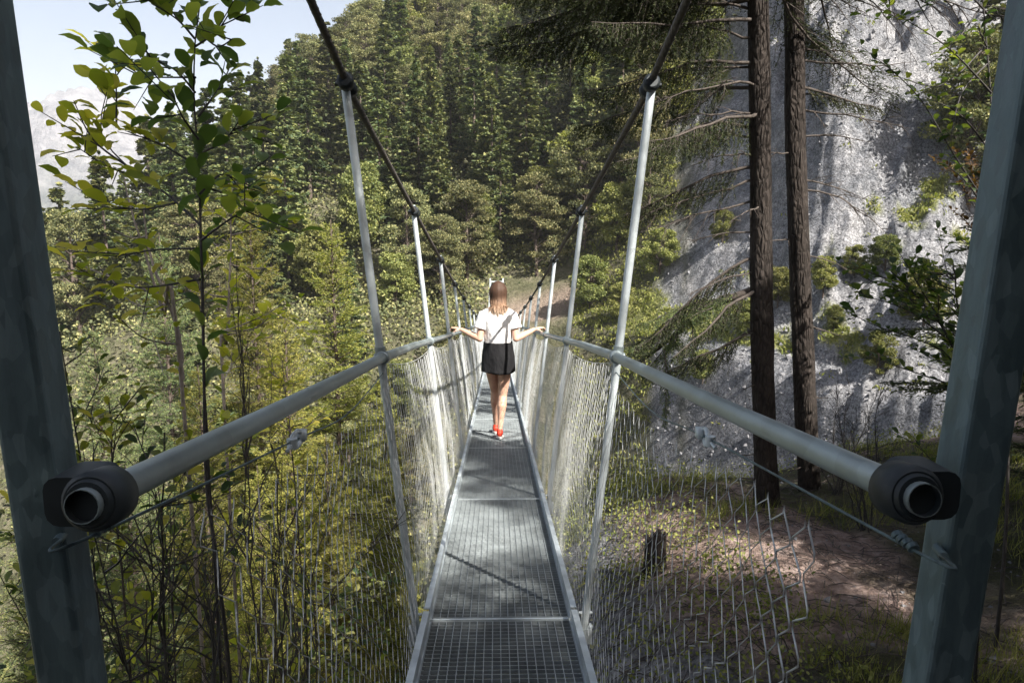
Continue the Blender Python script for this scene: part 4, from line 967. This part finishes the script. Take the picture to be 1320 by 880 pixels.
# ================================================================== THE WALKER
WY = 7.72; WZ = Dz(WY)
pr = thing('person', 'woman seen from behind in white T-shirt, black skirt and red shoes, hands on both handrails', 'person', (0, WY, WZ))
WO = np.array([0.0, WY, WZ])
def caps(mb, a, b, ra, rb, n=16, m=7, fl=1.0, flx=None):
    """tapered limb piece with round ends"""
    a = np.asarray(a, float) + WO; b = np.asarray(b, float) + WO; d = b - a; Ln = np.linalg.norm(d); d = d / Ln
    P, rr = [], []
    for q in (1., .92, .75, .5, .25): P.append(a - d * ra * q * .999); rr.append(max(ra * math.sqrt(max(0, 1 - q * q)), ra * .02))
    for q in np.linspace(0, 1, m): P.append(a + d * Ln * q); rr.append(ra + (rb - ra) * q)
    for q in (.25, .5, .75, .92, 1.): P.append(b + d * rb * q * .999); rr.append(max(rb * math.sqrt(max(0, 1 - q * q)), rb * .02))
    mb.tube(P, rr, n)
def ell(mb, c, r, n=20, rot=None):
    c = np.asarray(c, float) + WO; u = np.linspace(-math.pi / 2 + .05, math.pi / 2 - .05, 13)
    th_ = np.arange(n) / n * 2 * np.pi; V = []
    for a in u: V.append(np.stack([r[0] * math.cos(a) * np.cos(th_), r[1] * math.cos(a) * np.sin(th_), np.full(n, r[2] * math.sin(a))], -1))
    V = np.array(V).reshape(-1, 3)
    if rot is not None: V = V @ np.array(rot).T
    V = V + c; i = np.arange(12)[:, None] * n; j = np.arange(n)[None]; k = (j + 1) % n
    mb.add(V, np.stack([i + j, i + k, i + n + k, i + n + j], -1).reshape(-1, 4))
    for q, e in ((0, -1), (12, 1)): mb.add(np.vstack([V[q * n:(q + 1) * n], V[q * n:(q + 1) * n].mean(0)]), np.array([[a, (a + 1) % n, n] for a in range(n)])[:, ::e])
def fuse(mb, name, mat, parent, vox=.006, smooth=2):
    """melt overlapping pieces into one continuous skin"""
    o = mb.build(name, mat, parent)
    m = o.modifiers.new('r', 'REMESH'); m.mode = 'VOXEL'; m.voxel_size = vox; m.use_smooth_shade = True
    if smooth: k = o.modifiers.new('s', 'SMOOTH'); k.iterations = smooth; k.factor = .5
    dg = bpy.context.evaluated_depsgraph_get(); me = bpy.data.meshes.new_from_object(o.evaluated_get(dg))
    o.modifiers.clear(); o.data = me; me.materials.clear(); me.materials.append(mat)
    return o
skin, nt, b, out = newmat('skin')
co = N(nt, 'ShaderNodeTexCoord').outputs['Object']
L(nt, ramp(nt, noise(nt, 12, 4, co), [(.3, (.50, .30, .215)), (.7, (.60, .375, .275))]), b.inputs['Base Color']); b.inputs['Roughness'].default_value = .5
b.inputs['Subsurface Weight'].default_value = .12; b.inputs['Subsurface Radius'].default_value = (.02, .008, .004); b.inputs['Subsurface Scale'].default_value = .5
mb = MB()
# legs: right leg carries the weight, left leg swings ahead of it
hipL, hipR = [-.078, .0, .86], [.082, .0, .86]
knL, anL = [-.034, .17, .485], [-.026, .34, .10 - .040]
knR, anR = [.052, .025, .465], [.018, -.045, .095]
for hp, kn, an in ((hipL, knL, anL), (hipR, knR, anR)):
    hp, kn, an = map(np.array, (hp, kn, an))
    caps(mb, hp, hp + (kn - hp) * .5, .083, .066); caps(mb, hp + (kn - hp) * .5, kn, .066, .046)
    cf = kn + (an - kn) * .30 + [0, -.016, 0]
    caps(mb, kn, cf, .045, .0505); caps(mb, cf, kn + (an - kn) * .68, .0505, .033); caps(mb, kn + (an - kn) * .66, an, .034, .026)
ell(mb, [.0, -.015, .90], [.150, .105, .12]); 
# trunk
caps(mb, [0, 0, .94], [0, .0, 1.08], .115, .100); ell(mb, [0, 0, 1.20], [.145, .095, .20]); ell(mb, [0, 0, 1.31], [.165, .085, .10])
for s in (-1, 1): caps(mb, [s * .05, -.005, 1.36], [s * .155, -.005, 1.325], .05, .047)
caps(mb, [0, -.005, 1.36], [0.004, .012, 1.46], .052, .046)
# arms out to the handrails
for s in (-1, 1):
    sh = np.array([s * .160, 0, 1.32]); elb = np.array([s * .190, -.055, 1.085]); wr = np.array([s * .385, .065, 1.165])
    caps(mb, sh, elb, .046, .034); caps(mb, elb, elb + (wr - elb) * .35, .034, .036); caps(mb, elb + (wr - elb) * .35, wr, .036, .0225)
    f = (wr - elb) / np.linalg.norm(wr - elb)
    hd = np.array([s * .80, .58, .0]); hd /= np.linalg.norm(hd); side = np.array([-s * .58 * s * s, .80, 0]) * np.array([1, 1, 1])
    pal = wr + hd * .055 + [0, 0, .012]
    # palm (flattened by two side-by-side pieces)
    for q in (-.022, -.007, .007, .022): caps(mb, wr + hd * .01 + side * q * .5, pal + side * q + hd * .025, .0125, .0115, 10, 3)
    for q, ln in ((-.027, .060), (-.009, .072), (.009, .068), (.026, .052)):
        k0 = pal + side * q + hd * .028; k1 = k0 + hd * ln * .5 + [0, 0, .001]; k2 = k1 + hd * ln * .32 + [0, 0, -.018]; k3 = k2 + hd * ln * .08 + [0, 0, -.022]
        caps(mb, k0, k1, .0088, .0082, 8, 3); caps(mb, k1, k2, .0082, .0076, 8, 3); caps(mb, k2, k3, .0076, .0066, 8, 3)
    t0 = wr + hd * .022 - side * .018; t1 = t0 - side * .030 + hd * .020 - [0, 0, .010]; t2 = t1 + hd * .026 - side * .006 - [0, 0, .016]
    caps(mb, t0, t1, .0115, .0095, 8, 3); caps(mb, t1, t2, .0092, .0078, 8, 3)
# head, turned a little down; face towards the far side
hc_ = np.array([.004, .035, 1.575])
ell(mb, hc_, [.073, .092, .100]); ell(mb, hc_ + [0, .025, -.045], [.056, .066, .066]); 
caps(mb, hc_ + [0, .105, -.012], hc_ + [0, .112, -.030], .010, .013, 10, 3)     # nose
for s in (-1, 1):
    ell(mb, hc_ + [s * .076, -.002, -.012], [.010, .020, .032], 10); ell(mb, hc_ + [s * .030, .080, .008], [.014, .012, .009], 10)
ell(mb, hc_ + [0, .086, -.058], [.024, .012, .009], 10)
body = fuse(mb, 'body', skin, pr, .0042, 3)
# clothes
def loft(mb, rings, n=72, close_top=False, seed=0, wr=0.0, wf=7):
    """rings: (cx, cy, z, rx, ry)"""
    th_ = np.arange(n) / n * 2 * np.pi; V = []
    for (cx, cy, z, rx, ry) in rings:
        k = 1 + wr * (vnoise(th_ * wf / 2 + seed, np.full(n, z * 9), seed) + vnoise(th_ * wf / 2 - 6.283 * wf / 2 + seed, np.full(n, z * 9), seed)) 
        V.append(np.stack([cx + rx * k * np.cos(th_), cy + ry * k * np.sin(th_), z + 0 * th_], -1))
    V = np.array(V).reshape(-1, 3) + WO; m = len(rings); i = np.arange(m - 1)[:, None] * n; j = np.arange(n)[None]; k = (j + 1) % n
    mb.add(V, np.stack([i + j, i + k, i + n + k, i + n + j], -1).reshape(-1, 4))
def cloth(name, c, rough=.85, sc=14, var=.06, bmp=.7):
    m, nt, b, out = newmat(name); n = noise(nt, sc, 4, None, .55, (1, 1, .5)); n2 = noise(nt, 900, 1)
    L(nt, ramp(nt, n, [(.3, [x * (1 - var) for x in c]), (.7, c)]), b.inputs['Base Color']); b.inputs['Roughness'].default_value = rough
    b.inputs['Sheen Weight'].default_value = .2 if max(c) > .3 else 0; b.inputs['Specular IOR Level'].default_value = .25; bump(nt, b, n, bmp, .03); return m
mb = MB(); I = lambda zs, vs, z: float(np.interp(z, zs, vs))
zz = np.linspace(1.02, 1.41, 26)
rx = [.138, .143, .150, .158, .172, .178, .150, .085]; ry = [.106, .110, .112, .112, .110, .100, .080, .058]; zk = [1.02, 1.08, 1.14, 1.20, 1.26, 1.335, 1.385, 1.41]
rings = [(0, 0, z, I(zk, rx, z), I(zk, ry, z)) for z in zz]; loft(mb, rings, wr=.10, seed=4)
mb.add(np.vstack([mb.v[-1][-72:], mb.v[-1][-72:].mean(0)]), [[a, (a + 1) % 72, 72] for a in range(72)]); mb.add(np.vstack([mb.v[0][:72], mb.v[0][:72].mean(0)]), [[(a + 1) % 72, a, 72] for a in range(72)])
for s in (-1, 1):
    sh = np.array([s * .115, 0, 1.335]); e = np.array([s * .188, -.030, 1.185]); mb.tube([sh + WO + [-s * .03, 0, .01], sh + WO + [s * .035, 0, -.012], (sh + e) / 2 + WO + [s * .018, 0, -.01], e + WO], [.050, .062, .066, .069], 24)
shirt = fuse(mb, 'shirt', cloth('white_cotton', (.80, .79, .78)), pr, .006, 3)
mb = MB(); zz = np.linspace(.725, 1.045, 22); zk = [.70, .80, .90, .98, 1.045]; rx = [.182, .180, .174, .160, .153]; ry = [.134, .136, .138, .128, .120]
rings = [(0.002, -.004, z, I(zk, rx, z), I(zk, ry, z)) for z in zz]
th_ = np.arange(72) / 72 * 2 * np.pi
V = []
for (cx, cy, z, a, b_) in rings + [(c0, c1, z, a - .008, b_ - .008) for (c0, c1, z, a, b_) in rings[::-1]]:
    fl = 1 + .022 * np.sin(th_ * 7 + 1) * (1.045 - z) / .345
    V.append(np.stack([cx + a * fl * np.cos(th_), cy + b_ * fl * np.sin(th_), z + .012 * np.sin(th_ * 2 + 1) * (z < .74)], -1))
V = np.array(V).reshape(-1, 3) + WO; m = len(rings) * 2; i = np.arange(m)[:, None] * 72; j = np.arange(72)[None]; k = (j + 1) % 72
F = np.stack([i + j, i + k, (i + 72) % (m * 72) + k, (i + 72) % (m * 72) + j], -1).reshape(-1, 4); mb.add(V, F)
skirt = mb.build('skirt', cloth('black_fabric', (.012, .012, .014), .8, 10, .4, 1.0), pr)
# hair: brown at the crown, fair at the tips, falling to the shoulder blades
hm, nt, b, out = newmat('ombre_hair')
g = N(nt, 'ShaderNodeTexCoord'); sx = N(nt, 'ShaderNodeSeparateXYZ'); L(nt, g.outputs['Object'], sx.inputs[0])
ns = noise(nt, 60, 3, g.outputs['Object'], .6, (1, 1, .08))
a = N(nt, 'ShaderNodeMath', operation='MULTIPLY_ADD'); L(nt, ns, a.inputs[0]); a.inputs[1].default_value = .16; L(nt, sx.outputs[2], a.inputs[2])
c_ = ramp(nt, a.outputs[0], [(0, (.56, .42, .31)), (.5, (.24, .145, .09)), (1, (.06, .032, .02))]); 
mr = N(nt, 'ShaderNodeMapRange'); L(nt, a.outputs[0], mr.inputs[0]); mr.inputs[1].default_value = 1.42; mr.inputs[2].default_value = 1.60
nt.links.new(mr.outputs[0], c_.node.inputs[0]); L(nt, c_, b.inputs['Base Color']); b.inputs['Roughness'].default_value = .6; b.inputs['Specular IOR Level'].default_value = .25
mb = MB(); r = rnd(8)
ell(mb, hc_ + [0, -.014, .012], [.084, .094, .098])
for k in range(230):
    a0 = r.uniform(math.pi * 1.02, math.pi * 1.98) if k > 18 else r.uniform(.85, 1.15) * math.pi * (1 if k % 2 else 2)
    c0, s0 = math.cos(a0), math.sin(a0); zend = 1.345 + r.uniform(-.03, .05) + .035 * abs(c0)
    P = [hc_ + [.05 * c0, -.01 + .06 * s0, .085], hc_ + [.084 * c0, -.012 + .096 * s0, .02], hc_ + [.082 * c0, -.02 + .090 * s0, -.07], [.004 + .078 * c0, -.028 + .070 * s0, 1.44], [.010 + .088 * c0 + r.normal(0, .016), -.072 + .038 * s0 + r.normal(0, .010), zend + r.normal(0, .018)]]
    mb.tube(curve(np.array(P) + WO, 14), np.r_[np.full(9, .0085), .0075, .006, .0045, .0028, .0008] * r.uniform(.5, 1.2), 6)
hair = mb.build('hair', hm, pr)
# shoes
redm = m_plain('red_canvas', (.62, .045, .018), .6, .15, 60, .3, .001); sole = m_plain('white_rubber', (.62, .60, .57), .6, .1)
for an, dr in ((anR, -.0), (anL, -.035)):
    an = np.array(an); gy = an[1]; gz = -.13 * gy
    mb = MB(); x = an[0]
    caps(mb, [x, gy - .012, gz + .058], [x, gy + .045, gz + .055], .034, .036); caps(mb, [x, gy + .04, gz + .045], [x, gy + .15, gz + .036 ], .036, .028); caps(mb, [x, gy - .004, gz + .06], [x, gy - .002, gz + .085], .033, .032)
    sh_ = fuse(mb, 'shoe', redm, pr, .004, 2)
    mb = MB(); n = 32; t_ = np.arange(n) / n * 2 * np.pi; q = np.sin(t_); W_ = .040 + .004 * q
    V = np.vstack([np.stack([x + W_ * np.cos(t_), gy + .055 + .128 * q, np.full(n, gz + z_) - .13 * (.055 + .128 * q)], -1) for z_ in (.003, .022, .024)]) + WO
    V[-n:, 0] = (V[-n:, 0] - x) * .85 + x
    i = np.arange(2)[:, None] * n; j = np.arange(n)[None]; k = (j + 1) % n; mb.add(V, np.stack([i + j, i + k, i + n + k, i + n + j], -1).reshape(-1, 4))
    for q_, e in ((0, -1), (2, 1)): mb.add(np.vstack([V[q_ * n:(q_ + 1) * n], V[q_ * n:(q_ + 1) * n].mean(0)]), np.array([[a, (a + 1) % n, n] for a in range(n)])[:, ::e])
    so = mb.build('sole', sole, sh_)
    o_w = mb
HAZE = 2.4e-4

# ================================================================== LIGHT AND AIR
SUN = Vector((.50, -.60, .74)).normalized()
w = bpy.data.worlds.new('World'); S.world = w; w.use_nodes = True
nt = w.node_tree; nt.nodes.clear()
o_ = nt.nodes.new('ShaderNodeOutputWorld'); bg = nt.nodes.new('ShaderNodeBackground'); sk = nt.nodes.new('ShaderNodeTexSky')
sk.sky_type = 'NISHITA'; sk.sun_disc = False
sk.sun_elevation = math.asin(SUN.z); sk.sun_rotation = math.atan2(SUN.x, SUN.y)
sk.altitude = 900; sk.air_density = 1.0; sk.dust_density = 9.0; sk.ozone_density = 1.0
bg.inputs[1].default_value = .055
nt.links.new(sk.outputs[0], bg.inputs[0]); nt.links.new(bg.outputs[0], o_.inputs[0])
ld = bpy.data.lights.new('sun', 'SUN'); ld.energy = 5.0; ld.angle = R(.5); ld.color = (1, .945, .86)
lo = bpy.data.objects.new('sun', ld); COL.objects.link(lo); lo.rotation_euler = SUN.to_track_quat('Z', 'Y').to_euler()
lo.location = (20, -20, 40)
if HAZE:
    m = bpy.data.materials.new('haze_air'); m.use_nodes = True; nt = m.node_tree; nt.nodes.clear()
    o_ = nt.nodes.new('ShaderNodeOutputMaterial'); v = nt.nodes.new('ShaderNodeVolumePrincipled')
    v.inputs['Color'].default_value = (.88, .93, 1, 1); v.inputs['Density'].default_value = HAZE
    v.inputs['Anisotropy'].default_value = 0
    nt.links.new(v.outputs[0], o_.inputs['Volume'])
    mb = MB(); mb.box([0, 0, 110], [3700, 3700, 470]); o = mb.build('haze', m, None, smooth=False); tag(o, kind='stuff')
S.view_settings.view_transform = 'Standard'; S.view_settings.look = 'None'; S.view_settings.gamma = 1
S.view_settings.exposure = 1.68; S.view_settings.use_curve_mapping = False
S.render.engine = 'CYCLES'
c = S.cycles; c.max_bounces = 6; c.diffuse_bounces = 3; c.glossy_bounces = 2; c.transmission_bounces = 3; c.transparent_max_bounces = 4; c.volume_bounces = 0
c.use_denoising = True; c.caustics_reflective = False; c.caustics_refractive = False; c.sample_clamp_indirect = 5
c.use_adaptive_sampling = True; c.adaptive_threshold = .02
